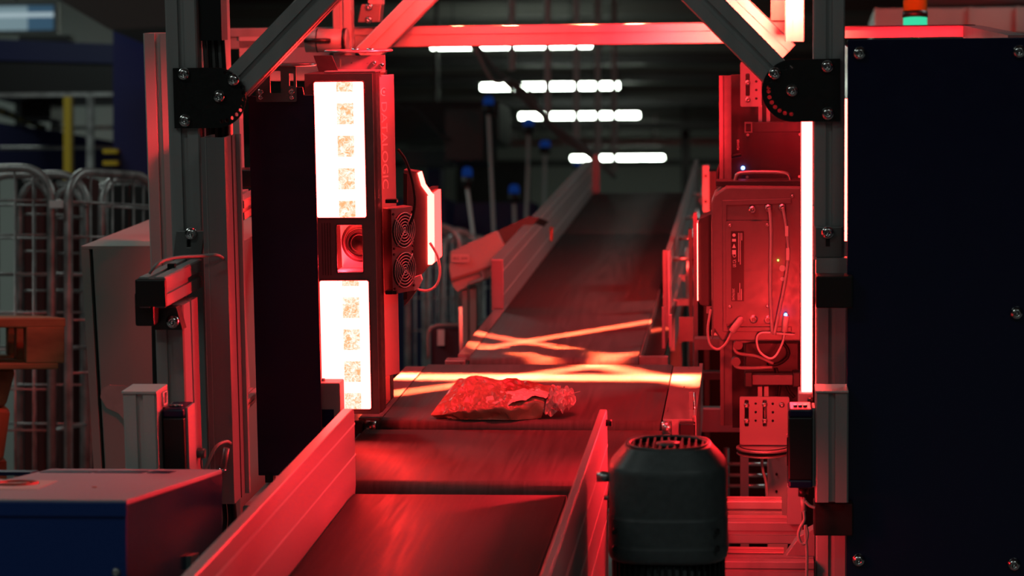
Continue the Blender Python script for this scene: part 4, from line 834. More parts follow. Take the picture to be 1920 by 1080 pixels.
# ================================================================== RIGHT SIDE
# glowing strip in place of a rear post face under strong light
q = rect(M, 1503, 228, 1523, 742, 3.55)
t = thing('lit_post_face', 'blazing vertical red-white lit post face left of the front right upright', 'light', (q[0], 3.55, q[2]))
part('tube', B().box(q[0], q[1], 3.55, 3.56, q[2], q[3]), glow('lit_post_glow', (1.0, 0.024, 0.022), 46), t)  # emission put into the face of a lit post, not a lamp
part('post_backing', B().box(q[0]-.001, q[1]+.001, 3.562, 3.60, q[2], q[3]), ALU, t)
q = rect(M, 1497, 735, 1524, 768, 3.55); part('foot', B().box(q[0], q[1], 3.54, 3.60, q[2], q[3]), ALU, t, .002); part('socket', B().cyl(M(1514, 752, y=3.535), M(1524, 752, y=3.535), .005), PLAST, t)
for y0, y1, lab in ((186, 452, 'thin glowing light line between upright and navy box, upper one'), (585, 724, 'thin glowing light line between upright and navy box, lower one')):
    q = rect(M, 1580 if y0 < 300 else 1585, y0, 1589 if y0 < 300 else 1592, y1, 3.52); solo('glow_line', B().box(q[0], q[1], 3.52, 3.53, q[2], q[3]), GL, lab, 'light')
# bracket on right post
q = rect(M, 1528, 424, 1580, 483, DF-.004); t = thing('angle_bracket', 'grey cast angle bracket with one bolt on the front right upright', 'bracket', (q[0], DF, q[2]))
part('bracket_body', B().box(q[0], q[1], DF-.008, DF-.001, q[2], q[3]), HOUSL, t, .002); screw(t, 1552, 436, DF-.008); q = rect(M, 1548, 448, 1556, 462, DF-.009); part('slot', B().box(q[0], q[1], DF-.0088, DF-.008, q[2], q[3]), PLAST, t)
A = M(1557, 504, y=3.40); q = rect(M, 1530, 484, 1590, 518, 3.44); 
solo('short_rail', B().box(q[0], q[1], 3.44, 3.46, q[2], q[3]), ALU, 'short pink lit cross piece between bracket and black strap', 'rail')
for y0, y1, x0, lab in ((518, 578, 1530, 'black strap across the front right upright, upper one'), (944, 1005, 1526, 'black strap across the front right upright, lower one')):
    q = rect(M, x0, y0, 1600, y1, 3.38); solo('black_strap', B().box(q[0], q[1], 3.38, 3.42, q[2], q[3]), RUB, lab, 'strap', bevel=.002)
q = rect(M, 1529, 737, 1591, 943, 3.36); t = thing('capped_post', 'short slotted post with a flat cap in front of the lower right upright', 'post', ((q[0]+q[1])/2, 3.36, q[2]))
part('profile', B().bar(((q[0]+q[1])/2, 3.385, q[2]), ((q[0]+q[1])/2, 3.385, q[3]), q[1]-q[0], .045), ALU, t); part('cap', B().box(q[0], q[1], 3.36, 3.42, q[3], q[3]+.003), mat('pale_post', (.62, .62, .60)), t, .001)
# navy box
d = 3.40; q = rect(M, 1588, 72, 1990, 1150, d)
t = thing('navy_box', 'big dark navy cover box with round head bolts filling the right side', 'cover box', (q[0], d, q[2]))
part('front_panel', B().box(q[0], q[1], d, d+.004, q[2], q[3]), NAVY, t, .001)
part('side_panel', B().box(q[0]+.03, q[0]+.034, d+.2, d+.95, q[2], q[3]-.03), NAVY, t)
for x, y in ((1612, 100), (1911, 97), (1906, 587), (1610, 1050), (1901, 1058)): screw(t, x, y, d, .0097, .008, 'bolt')
t = thing('top_frame', 'pink glowing aluminium frame along the top of the navy box', 'frame', (q[0], d+.9, q[3]))
ya = 4.32; a, c, e, f = rect(M, 1606, 50, 1806, 70, ya)
part('rear_rail', B().box(a-.03, c, ya, ya+.03, e, f), ALU, t); part('ledge', B().box(a-.03, c+.02, ya-.01, ya+.04, f, f+.002), HOUSD, t)
v = [M(1806, 50, y=4.3), M(1880, 66, y=3.7)]
A, Bq = M(1806, 48, y=4.3), M(1890, 66, y=3.62)
part('side_rail', B().hexa([(A.x, 4.3, A.z-.04), (A.x+.03, 4.3, A.z-.04), (Bq.x+.03, 3.62, Bq.z-.04), (Bq.x, 3.62, Bq.z-.04), (A.x, 4.3, A.z), (A.x+.03, 4.3, A.z), (Bq.x+.03, 3.62, Bq.z), (Bq.x, 3.62, Bq.z)]), ALUD, t)
part('front_lip', B().box(q[0], q[1], d+.004, d+.03, q[3]-.004, q[3]-.001), ALUD, t)
# rear frame plate of the right scanner
d = 4.28; q = rect(M, 1350, 140, 1508, 805, d)
t = thing('scanner_backplate', 'tall dark red lit backplate behind the right scanner', 'plate', (q[0], d, q[2]))
part('plate', B().box(M(1372, 450, y=d).x, q[1], d, d+.01, M(1400, 802, y=d).z, q[3]), HOUSD, t)
part('flange', B().box(q[0], M(1372, 450, y=d).x, d-.03, d-.026, M(1350, 792, y=d).z, q[3]), HOUS, t)
part('flange_edge', B().box(M(1357, 450, y=d).x, M(1358, 450, y=d).x, d-.0315, d-.03, M(1350, 792, y=d).z, q[3]), HOUSD, t)
for x, y in ((1402, 253), (1500, 252), (1401, 332), (1499, 331)): part('screw', B().cyl(M(x, y, y=d-.003), M(x, y, y=d), .0025, n=8), ZINC, t)
p = M(1393, 315, y=d-.004); part('status_lamp', B().dome(p, (0, -1, 0), .0035, .003), glow('blue_led', (.15, .30, 1.0), 8), t, label='small blue status light')
p = M(1372, 290, y=d); text('POWER', t, mat('print_pale', (.75, .75, .75)), M(1386, 281, y=d-.001), (0, 0, 1), (-1, 0, 0), .004, .018)
q = rect(M, 1455, 248, 1500, 258, d)
part('cable', B().tube([M(x, y, y=d-.02) for x, y in ((1390, 290), (1375, 293), (1358, 300), (1347, 318), (1345, 345))], .003), RUB, t)
# slotted bracket top
def slotplate(lab, x0, y0, x1, y1, d, slots, holes, bolts):
    q = rect(M, x0, y0, x1, y1, d); Xx = lambda x: M(x, (y0+y1)/2, y=d).x; Zz = lambda y: M((x0+x1)/2, y, y=d).z; s_ = d/F
    hl = [rr(Xx(a), Xx(c), Zz(e), Zz(f), .0018, 3) for a, f, c, e in slots]+[circ(Xx(x), Zz(y), 2.6*s_, 8) for x, y in holes]
    t = thing('slotted_bracket', lab, 'bracket', (q[0], d, q[2])); part('plate', B().prism(rr(q[0], q[1], q[2], q[3], .003), 'y', d, d+.004, hl), mat('bracket_steel', (.35, .35, .35), .4, .5), t)
    for x, y in bolts: part('bolt', B().dome(M(x, y, y=d), (0, -1, 0), .0048, .004), ZINC, t)
    return t
slotplate('upper slotted bracket with round holes above the right scanner', 1388, 116, 1428, 200, 4.2, [(1398, 138, 1406, 180)], [(1418, y) for y in (153, 169, 185)], [(1402, 155), (1402, 187)])
slotplate('lower slotted bracket with round holes beneath the right scanner', 1387, 744, 1480, 834, 4.1, [(1396, 750, 1404, 800), (1430, 750, 1438, 800)], [(1417, y) for y in (757, 773, 789)]+[(1449, y) for y in (757, 773, 789)], [(1400, 760), (1400, 789), (1434, 759), (1434, 789), (1466, 759)])
q = rect(M, 1396, 229, 1512, 248, 4.2); t = thing('square_tube', 'dark square tube bar above the right scanner', 'bar', (q[0], 4.2, q[2])); part('tube', B().box(q[0]+.012, q[1], 4.2, 4.22, q[2], q[3]), HOUSD, t, .001)
part('tube_end', B().prism([(q[0], q[2]), (q[0]+.013, q[2]), (q[0]+.013, q[3]), (q[0], q[3])], 'y', 4.195, 4.22, [[(q[0]+.002, q[2]+.002), (q[0]+.011, q[2]+.002), (q[0]+.011, q[3]-.002), (q[0]+.002, q[3]-.002)]]), HOUS, t)
q = rect(M, 1399, 703, 1502, 722, 4.12); t = thing('square_tube', 'dark red square tube bar below the right scanner', 'bar', (q[0], 4.12, q[2])); part('tube', B().box(q[0]+.01, q[1], 4.12, 4.14, q[2], q[3]), HOUS, t, .001)
for x in (1404, 1494): p = rect(M, x-8, 698, x+7, 726, 4.115); part('tube_end', B().box(p[0], p[1], 4.112, 4.145, p[2], p[3]), HOUSD, t, .002)
for x in (1425, 1437): q = rect(M, x-4, 725, x+4, 800, 4.13); solo('stem', B().box(q[0], q[1], 4.13, 4.14, q[2], q[3]), ALU, ('left' if x == 1425 else 'right')+' thin stem between the lower square tube and the slotted bracket', 'rod')
for x, in ((1425,), (1440,)): q = rect(M, x-3, 198, x+4, 229, 4.22); solo('stem', B().box(q[0], q[1], 4.22, 4.23, q[2], q[3]), ALU, ('left' if x == 1425 else 'right')+' thin stem above the upper square tube', 'rod')
# right scanner body
d = 4.08; s_ = d/F; Xr = lambda x, y=500: M(x, 500, y=d).x; Zr = lambda y: M(1420, y, y=d).z
t = thing('barcode_scanner', 'right barcode scanner body with a black rating label, cable sockets and a carry handle', 'scanner', (Xr(1420), d, Zr(650)))
out = [(1334, 640), (1334, 380), (1340, 365), (1362, 350), (1503, 352), (1503, 640), (1352, 640), (1340, 622)]
part('housing', B().prism([(Xr(x), Zr(y)) for x, y in out], 'y', d, d+.10), HOUS, t, .003)
part('raised_frame', B().prism([(Xr(x), Zr(y)) for x, y in ((1355, 375), (1484, 372), (1484, 382), (1363, 385), (1363, 612), (1484, 612), (1484, 622), (1355, 622))], 'y', d-.003, d), HOUS, t, .001)
part('service_cover', B().prism(rr(Xr(1361), Xr(1446), Zr(606), Zr(414), .002), 'y', d-.005, d), HOUS, t, .0015)
for x, y in ((1369, 423), (1439, 422), (1369, 575), (1439, 574), (1486, 368)): part('screw', B().dome(M(x, y, y=d-.005), (0, -1, 0), .003, .002), ZINC, t)
lb = part('rating_label', B().box(Xr(1371), Xr(1395), d-.0062, d-.005, Zr(564), Zr(433)), PLAST, t, label='black rating label with pale symbols')
PR = mat('label_print', (.85, .85, .85), .5); yy = d-.0066
def ltext(s, px, py, hpx, lpx): text(s, lb, PR, (Xr(px), yy, Zr(py)), (0, 0, 1), (-1, 0, 0), hpx*s_, lpx*s_)
ltext('UK CA', 1380, 500, 6, 14); ltext('C E', 1380, 482, 6, 14); ltext('DATALOGIC', 1377, 562, 4, 22)
b = B()
for x, y0, y1 in ((1384, 562, 548), (1387, 562, 530), (1390, 562, 541), (1385, 490, 436), (1388, 495, 436), (1391, 450, 436)): b.box(Xr(x)-.0004, Xr(x)+.0005, yy, yy+.0004, Zr(y0), Zr(y1))
b.prism([(Xr(1373), Zr(464)), (Xr(1380), Zr(464)), (Xr(1376.5), Zr(456))], 'y', yy, yy+.0004); b.box(Xr(1373), Xr(1380), yy, yy+.0004, Zr(476), Zr(468)); b.box(Xr(1373), Xr(1380), yy, yy+.0004, Zr(452), Zr(447)); b.cyl((Xr(1376.5), yy, Zr(440)), (Xr(1376.5), yy+.0004, Zr(440)), 3.2*s_, n=12)
part('printed_symbol', b, PR, lb)
def socket(px, py, r=7, nut=True):
    p = M(px, py, y=d); sk = part('socket', B().lathe(p, [(r*s_, 0), (r*s_, .006), (r*.8*s_, .006), (r*.75*s_, .010), (r*.5*s_, .010), (r*.45*s_, .003), (.0003, .003)], 12, axis=(0, -1, 0)), ZINC if nut else PLAST, t)
for x, y in ((1411, 393), (1441, 390), (1467, 389)): socket(x, y)
for x, y in ((1413, 598), (1440, 599)): socket(x, y, 8)
for x, y, r_ in ((1467, 503, 6), (1467, 523, 4)): p = M(x, y, y=d-.002); part('button', B().cyl(p, (p.x, d+.001, p.z), r_*s_, n=16), mat('print_pale', (.75, .75, .75)), t)
p = M(1459, 488, y=d-.003); part('status_lamp', B().dome(p, (0, -1, 0), .0016, .0015), glow('green_led', (.4, 1, .1), 4), t, label='small green status light')
p = M(1473, 590, y=d-.012); part('status_lamp', B().dome(p, (0, -1, 0), .003, .003), glow('blue_led2', (.15, .30, 1.0), 6), t, label='small blue status light')
# cables on body
CB = mat('scanner_cable', (.45, .45, .45), .45)
part('cable', B().tube([M(x, y, y=d-.016) for x, y in ((1441, 390), (1444, 400), (1446, 440), (1445, 500), (1445, 560), (1448, 625))], .0026), CB, t)
part('cable', B().tube([M(x, y, y=d-.018) for x, y in ((1467, 389), (1470, 400), (1476, 440), (1478, 480), (1472, 530), (1462, 580), (1452, 628))], .0026), CB, t)
for y0, y1, x in ((424, 443, 1475), (465, 488, 1477)): p = rect(M, x-3, y0, x+3, y1, d-.021); part('cable_tag', B().box(p[0], p[1], d-.0215, d-.0205, p[2], p[3]), WHITE, t)
p0, p1 = M(1474, 592, y=d-.014), M(1471, 622, y=d-.014); part('plug', B().cyl(p0, p1, .005), mat('white_cable', (.75, .75, .75)), t)
part('cable', B().tube([M(x, y, y=d-.014) for x, y in ((1471, 622), (1468, 640), (1456, 665), (1443, 672), (1425, 660), (1419, 640), (1424, 626), (1445, 624), (1490, 628))], .0018), mat('white_cable', (.75, .75, .75)), t)
el = part('elbow_plug', B().tube([M(1388, 601, y=d), M(1388, 601, y=d-.014), M(1380, 611, y=d-.017), M(1372, 622, y=d-.017)], .006, 10), CB, t)
part('cable', B().tube([M(x, y, y=d-.017) for x, y in ((1372, 622), (1360, 645), (1345, 655), (1331, 645), (1327, 620), (1330, 595), (1333, 580))], .0021), CB, t)
part('handle', B().tube([M(x, y, y=d+.05) for x, y in ((1378, 352), (1380, 335), (1388, 325), (1432, 323), (1472, 325), (1480, 335), (1482, 352))], .0035), mat('handle_steel', (.4, .4, .4), .3, .8), t)
part('handle_base', B().box(Xr(1342), Xr(1503), d+.03, d+.08, Zr(352), Zr(342)), HOUSD, t, .001)
# side light hood
v = [(1335, 402), (1312, 412), (1308, 420), (1308, 566), (1312, 574), (1335, 585)]
part('light_hood', B().prism([(Xr(x), Zr(y)) for x, y in v], 'y', d+.02, d+.09), HOUSD, t, .001)
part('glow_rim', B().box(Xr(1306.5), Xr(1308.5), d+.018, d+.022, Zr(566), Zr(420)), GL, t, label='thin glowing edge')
part('light_window', B().box(Xr(1306), Xr(1308), d+.03, d+.085, Zr(564), Zr(422)), glow('led_side_r', (1, .016, .02), 12), t)
p = rect(M, 1324, 577, 1334, 589, d); part('rim_screw', B().box(p[0], p[1], d+.01, d+.02, p[2], p[3]), HOUSL, t)
# tangled cables beneath
t = thing('cable_tangle', 'bundle of dark looping cables hanging below the right scanner', 'cable', M(1430, 690, y=4.14))
for pts in (((1385, 640), (1378, 650), (1384, 662), (1420, 668), (1450, 682)), ((1376, 676), (1382, 688), (1410, 690), (1448, 688)), ((1465, 640), (1477, 655), (1476, 670), (1460, 682), (1440, 684)), ((1455, 690), (1462, 720), (1458, 770), (1480, 800)), ((1470, 700), (1478, 730), (1490, 745)), ((1384, 634), (1392, 640), (1420, 636), (1445, 634))):
    part('cable', B().tube([M(x, y, y=4.15) for x, y in pts], .003), CB if pts[0][0] < 1390 else RUB, t)
for x, y in ((1384, 645), (1380, 676)): p = M(x, y, y=4.16); part('gland', B().cyl((p.x, 4.16, p.z), (p.x, 4.145, p.z), .008, n=14), HOUS, t)
q = rect(M, 1395, 640, 1500, 700, 4.18); part('cable_box', B().box(q[0], q[1], 4.18, 4.23, q[2], q[3]), HOUSD, t, .004)
# index disc bottom
p = M(1432, 838, y=4.1); t = thing('index_disc', 'round slotted index plate lying under the lower slotted bracket', 'disc', (p.x, 4.1, p.z-.005))
part('disc', B().lathe((p.x, 4.1, p.z-.004), [(.044, 0), (.0465, .001), (.0465, .004), (.044, .005)], 44), mat('bracket_steel', (.35, .35, .35)), t)
b = B().tube([(p.x+.040*math.cos(a), 4.1+.040*math.sin(a), p.z+.0013) for a in [math.radians(180+i*9) for i in range(21)]], .0012, 5, 0); part('slot', b, PLAST, t)
part('lower_ring', B().lathe((p.x, 4.1, p.z-.012), [(.044, 0), (.046, .0015), (.044, .003)], 44), mat('bracket_steel', (.35, .35, .35)), t)
part('cable', B().tube([M(1428, 848, y=4.1), M(1430, 880, y=4.11), M(1436, 905, y=4.12), M(1438, 935, y=4.12)], .0025), CB, t)
# posts under
post('support_post', 'bright perforated post under the round index plate', 1439, 1477, 800, 1110, 4.25, .03, floor=True, slots=False, m=mat('pale_sheet', (.55, .55, .55)))
for y in (825, 857, 889, 921): p = M(1456, y, y=4.249); solo('hole_spot', B().cyl((p.x, 4.245, p.z), (p.x, 4.25, p.z), .0022, n=10), PLAST, 'tiny dark spot drawn as a hole in the bright post, '+{825: 'topmost', 857: 'second', 889: 'third', 921: 'lowest'}[y], 'plug', group='holes in the bright post')  # dark discs drawn in place of the holes
post('support_post', 'slim red lit post left of the bright perforated post', 1388, 1404, 850, 1110, 4.35, .02, floor=True, slots=False)
# bottom right rails
def hrail(lab, x0, y0, x1, y1, d, dep, m=ALU, slots=True, name='base_rail'):
    q = rect(M, x0, y0, x1, y1, d); zc = (q[2]+q[3])/2
    return solo(name, B().bar((q[0], d+dep/2, zc), (q[1], d+dep/2, zc), q[3]-q[2], dep, slots=slots), m, lab, 'rail')
t = thing('rail_stack', 'stack of horizontal aluminium rails glowing pink, between motor and right upright', 'frame', (M(1420, 1000, y=3.6).x, 3.6, -1.3))
for x0, y0, x1, y1, d, dep, m in ((1330, 940, 1466, 975, 3.85, .04, ALU), (1330, 979, 1505, 1020, 3.62, .05, ALU), (1330, 1036, 1470, 1050, 3.70, .04, ALU), (1300, 1053, 1526, 1085, 3.46, .045, ALUD)):
    q = rect(M, x0, y0, x1, y1, d); zc = (q[2]+q[3])/2; part('rail', B().bar((q[0], d+dep/2, zc), (q[1], d+dep/2, zc), q[3]-q[2], dep), m, t)
for xx in (M(1310, 1080, y=3.5).x, M(1500, 1080, y=3.5).x-.02): part('leg', B().box(xx, xx+.03, 3.47, 3.5, ZF(3.47), M(1400, 1080, y=3.47).z), ALUD, t)
xx = M(1320, 1000, y=3.6).x; part('cross_rail', B().box(xx, xx+.03, 3.47, 3.9, M(1400, 1085, y=3.6).z, M(1400, 985, y=3.6).z), ALUD, t)
q = rect(M, 1476, 912, 1504, 984, 3.6); solo('rail_bracket', B().box(q[0], q[1], 3.6, 3.625, q[2], q[3]), ALU, 'square pink lit bracket below the right sensor housing', 'bracket', bevel=.001)
v = [M(x, y, y=3.5) for x, y in ((1468, 1050), (1500, 1005), (1528, 990), (1528, 1050))]; solo('gusset_plate', B().prism([(p.x, p.z) for p in v], 'y', 3.5, 3.53), ALUD, 'dark triangular gusset beside the lower black strap', 'gusset', bevel=.001)
t = thing('sensor_cable', 'grey cable loop hanging from the right sensor housing', 'cable', M(1505, 1010, y=3.35))
p0, p1 = M(1506, 915, y=3.38), M(1506, 930, y=3.38); part('plug', B().cyl(p0, p1, .007), PLAST, t); part('plug_sleeve', B().cyl(p1, M(1507, 958, y=3.38), .0038), GREYC, t)
part('wire', B().tube([M(x, y, y=3.36) for x, y in ((1507, 958), (1508, 975), (1500, 990), (1497, 1005), (1502, 1018), (1510, 1018), (1514, 1000), (1510, 985), (1511, 1010), (1513, 1040), (1512, 1090))], .0022), GREYC, t)
part('wire', B().tube([M(x, y, y=3.37) for x, y in ((1510, 940), (1518, 948), (1528, 952))], .0022), GREYC, t)
# things seen between incline guard and right scanner
q = rect(M, 1317, 310, 1330, 398, 5.6); t = thing('red_lit_plate', 'narrow red lit plate with two holes between guide wall and right scanner', 'plate', (q[0], 5.6, q[2])); part('plate', B().box(q[0], q[1], 5.6, 5.61, q[2], q[3]), ALU, t, .001); part('stand', B().box(q[0]+.002, q[1]-.002, 5.61, 5.63, -2.4, q[3]-.02), PLAST, t)
for y in (330, 378): part('hole', B().cyl(M(1323, y, y=5.598), M(1323, y, y=5.6), .004, n=10), PLAST, t)
q = rect(M, 1330, 318, 1345, 405, 5.7); solo('dark_box', B().box(q[0]-.01, q[1], 5.632, 5.72, q[2], q[3]), PLAST, 'narrow dark box right of the red lit plate with two holes', 'box')
solo('support_column', B().box(M(1292, 600, y=5.2).x, M(1299, 600, y=5.2).x, 5.2, 5.23, -2.2, M(1295, 430, y=5.2).z), DARKS, 'dark slim column right of the sloping conveyor foot', 'column')
solo('support_column', B().box(M(1301, 600, y=4.55).x, M(1308, 600, y=4.55).x, 4.55, 4.58, -2.2, M(1305, 400, y=4.55).z), HOUS, 'slim red lit column left of the right scanner', 'column')
for i, (y0, y1, m) in enumerate(((636, 656, HOUS), (700, 712, HOUSD), (768, 810, ALUD))):
    q = rect(M, 1302, y0, 1365, y1, 4.5); solo('shelf_beam', B().box(q[0], q[1]+.05, 4.5, 4.54, q[2], q[3]), m, ('top', 'middle, dim', 'bottom, broad')[i]+' red lit crossbeam between scanner belt and right backplate', 'beam')
q = rect(M, 1334, 620, 1350, 629, 4.3); solo('reflector', B().box(q[0], q[1], 4.3, 4.31, q[2], q[3]), mat('white_cable', (.75, .75, .75)), 'small bright reflector tab left below the right scanner', 'reflector')
q = rect(M, 1255, 595, 1300, 640, 5.0); solo('hinge_plate', B().box(q[0]+.02, q[1], 5.0, 5.01, q[2], q[3]), HOUS, 'red lit plate behind the bright sensor bar', 'plate')
q = rect(M, 1292, 735, 1299, 805, 3.95)
t = thing('cylinder_rod', 'thin upright rod with a bright edge at the right end of the scanner belt', 'rod', (q[0], 3.95, q[2])); part('rod', B().box(q[0], q[1], 3.95, 3.96, q[2], q[3]), ALUD, t); part('edge', B().cyl((q[1]+.003, 3.95, q[2]-.01), (q[1]+.003, 3.95, q[3]), .0018, n=8), CHROME, t)
# wire shelf seen behind the posts lower right
t = thing('wire_shelf', 'dim wire shelf seen through the gap right of the motor', 'shelf', M(1420, 1000, y=5.0))
for y in (870, 891, 911): 
    a, c = M(1365, y, y=5.0), M(1440, y, y=5.0); part('wire', B().cyl(a, (c.x, 5.0, a.z), .004, n=6), ZINC, t)
b = B()
for x in (1362, 1444): a = M(x, 840, y=5.02); b.cyl((a.x, 5.02, -2.1), (a.x, 5.02, a.z), .006, n=8)
part('upright', b, DARKS, t)

# ------------------------------------------------------------------ motor
d = 3.0; s_ = d/F; c = M(1252, 812, y=d-.0); cx = M(1253, 950, y=d).x; zt_ = M(1252, 828, y=d).z
z = lambda py: M(1252, py, y=d-.0).z
t = thing('gear_motor', 'dark grey electric motor with a slotted round fan cowl, standing right of the guide wall', 'motor', (cx, d, z(1300)))
R = 112*s_; ys = d+.0
R0 = 80*s_
cow = part('fan_cowl', B().lathe((cx, ys, 0), [(R0*.93, zt_-.002), (R0, zt_-.001), (R0*1.03, zt_-.003), (R0*1.05, zt_-.005), (R*.955, z(861)), (R*.985, z(867)), (R, z(876)), (R*1.0, z(948)), (R*1.0, z(954)), (R*1.012, z(955.5)), (R*1.012, z(959)), (R*1.012, z(1000)), (R*1.012, z(1006)), (R*1.02, z(1007.5)), (R*1.02, z(1011)), (R*1.02, z(1026)), (R*1.0, z(1033)), (R*.98, z(1035)), (R*.9, z(1036))], 64, 3.2, caps=False), MOTOR, t)
part('grille_base', B().lathe((cx, ys, 0), [(R0*.92, zt_-.012), (R0*.92, zt_-.008)], 40, 2.4), PLAST, cow)
b = B()
b.tube([(cx+R0*.93*math.cos(a), ys+R0*.93*math.sin(a), zt_-.002) for a in [2*math.pi*i/36 for i in range(36)]], .002, 6, 0, True)
for i in range(-5, 6):
    xx = i*R0*.165; hh = math.sqrt(max(0, (R0*.93)**2-xx*xx)); b.box(cx+xx-.0014, cx+xx+.0014, ys-hh, ys+hh, zt_-.005, zt_-.002)
b.lathe((cx, ys, 0), [(R0*.28, zt_-.005), (R0*.28, zt_-.001), (R0*.1, zt_-.001)], 20)
part('grille', b, MOTOR, cow)
part('stator', B().lathe((cx, ys, 0), [(R*.88, z(1340)), (R*.88, z(1034))], 40, 2.4), MOTOR, t)
b = B()
for i in range(48):
    a = 2*math.pi*i/48; ca, sa = math.cos(a), math.sin(a); k = (abs(ca)**2.4+abs(sa)**2.4)**(-1/2.4)
    u_ = Vector((ca, sa, 0)); v_ = Vector((-sa, ca, 0))*.0011; p0 = Vector((cx, ys, 0))+u_*(R*.87*k); p1 = Vector((cx, ys, 0))+u_*(R*.965*k)
    b.hexa([p0-v_+Vector((0, 0, z(1300))), p1-v_+Vector((0, 0, z(1300))), p1+v_+Vector((0, 0, z(1300))), p0+v_+Vector((0, 0, z(1300))), p0-v_+Vector((0, 0, z(1038))), p1-v_+Vector((0, 0, z(1038))), p1+v_+Vector((0, 0, z(1038))), p0+v_+Vector((0, 0, z(1038)))])
part('cooling_fin', b, mat('motor_dark', (.014, .017, .018), .5), t).__setitem__('kind', 'stuff')
for x, y in ((1152, 998), (1345, 998), (1152, 1030), (1345, 1030), (1250, 1028)): p = M(x, y, y=d-R*.9); part('screw', B().cyl((p.x, p.y-.006 if x == 1250 else p.y-.002, p.z), (p.x, p.y+.02, p.z), .003, n=8), PLAST, t)
p0, p1 = M(1119, 894, y=2.98), M(1146, 894, y=2.98); part('shaft', B().cyl(p0, p1, .0065, n=16), ZINC, t)
p0, p1 = M(1132, 933, y=2.98), M(1146, 933, y=2.98); part('pin', B().cyl(p0, p1, .003, n=12), ZINC, t)

# ------------------------------------------------------------------ blue box in the foreground (level frame)
zt_ = W(237, 938, y=2.6).z; xr_ = W(237, 938, y=2.6).x; xl_ = W(-140, 938, y=2.6).x; yb = W(403, 880, z=zt_).y
t = thing('blue_machine_box', 'blue sheet metal machine box with a pale vented lid in the lower left foreground', 'machine box', ((xl_+xr_)/2, 2.6, FLZ), FW)
part('front_panel', B().box(xl_, xr_, 2.6, 2.604, FLZ, zt_-.006), BLUEP, t, .001)
zl = W(100, 968, y=2.6).z; part('panel_lip', B().box(xl_, xr_+.001, 2.597, 2.6, zl, zt_-.002), BLUEP, t, .001)
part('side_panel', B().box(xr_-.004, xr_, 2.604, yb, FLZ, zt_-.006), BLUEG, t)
part('lid', B().box(xl_, xr_, 2.6, yb, zt_-.006, zt_), mat('lid_paint', (.36, .31, .34), .6, 0, .1, 400), t, .0015)
for x0, x1 in ((-90, 68), (85, 180), (186, 275), (285, 327)):
    ya_, yb_ = W(200, 892 if x0 > 80 else 884, z=zt_).y, W(200, 876, z=zt_).y
    v = [W(x0, 878, z=zt_), W(x1, 878+ (x1/60), z=zt_)]
    y_ = yb-.03; w0 = W(x0, 884, y=y_-.02).x; w1 = W(x1, 884, y=y_-.02).x
    part('vent', B().box(w0, w1, y_-.045, y_-.01, zt_-.004, zt_+.0006), mat('vent_dark', (.004, .008, .05), .4), t)
v = [W(x, y, z=zt_) for x, y in ((-60, 898), (108, 902), (70, 918), (-60, 918))]; lb = part('warning_label', B().prism([(p.x, p.y) for p in v], 'z', zt_, zt_+.0006), mat('label_cream', (.6, .45, .4), .6), t, label='pale sticker with a red ring')
p = W(30, 908, z=zt_); b = B().tube([(p.x+.024*math.cos(a), p.y+.03*math.sin(a), zt_+.0008) for a in [2*math.pi*i/24 for i in range(24)]], .003, 5, 0, True); b.box(p.x-.02, p.x+.02, p.y-.003, p.y+.003, zt_+.0004, zt_+.0012); part('red_ring', b, mat('ring_red', (.5, .05, .03), .5), lb)
part('screw', B().dome(W(218, 1073, y=2.6), (0, -1, 0), .005, .004), ZINC, t); p = W(356, 1052, x=xr_); part('latch', B().box(xr_, xr_+.006, p.y-.02, p.y+.02, p.z-.008, p.z+.008), mat('latch_green', (.15, .2, .2), .4), t)
p = W(177, 914, z=zt_); part('rivet', B().cyl((p.x, p.y, zt_), (p.x, p.y, zt_+.001), .003, n=8), ORANGE, t)

# ------------------------------------------------------------------ parcel
def fb(p, s, o=3):
    v = 0; a = 1
    for i in range(o): v += a*mnoise.noise(p*s); s *= 2.1; a *= .5
    return v
by = S3+.006; xa, xb = M(806, 770, y=by).x, M(1050, 770, y=by).x
def patch(rows, nu, nv, amp, freq, seed, zmin=None):
    """smooth surface through a grid of (px, py, depth) control points, crumpled by noise"""
    G = [[M(a, b_, y=c_) for a, b_, c_ in r] for r in rows]
    def cr1(P, t):
        n = len(P)-1; f = min(t*n, n-1e-6); i = int(f); u = f-i; a, b_, c_, d_ = P[max(i-1, 0)], P[i], P[i+1], P[min(i+2, n)]
        return 0.5*((2*b_)+(c_-a)*u+(2*a-5*b_+4*c_-d_)*u*u+(3*b_-a-3*c_+d_)*u**3)
    b = B(); vs = []
    for j in range(nv+1):
        for i in range(nu+1):
            p = cr1([cr1(r, i/nu) for r in G], j/nv); q = p+Vector((seed, seed*.7, 0)); e = min(1, 5*min(i, nu-i)/nu+.15)
            cre = abs(fb(q, freq, 2)); cre = .3-cre
            p = p+Vector((.35*fb(q+Vector((5, 0, 0)), freq, 3), .5*fb(q+Vector((0, 5, 0)), freq, 3), cre+.4*fb(q, freq*3, 2)))*amp*e
            if zmin is not None: p.z = max(p.z, zmin)
            vs.append(p)
    W_ = nu+1; b.add(vs, [(j*W_+i, j*W_+i+1, (j+1)*W_+i+1, (j+1)*W_+i) for j in range(nv) for i in range(nu)]); return b
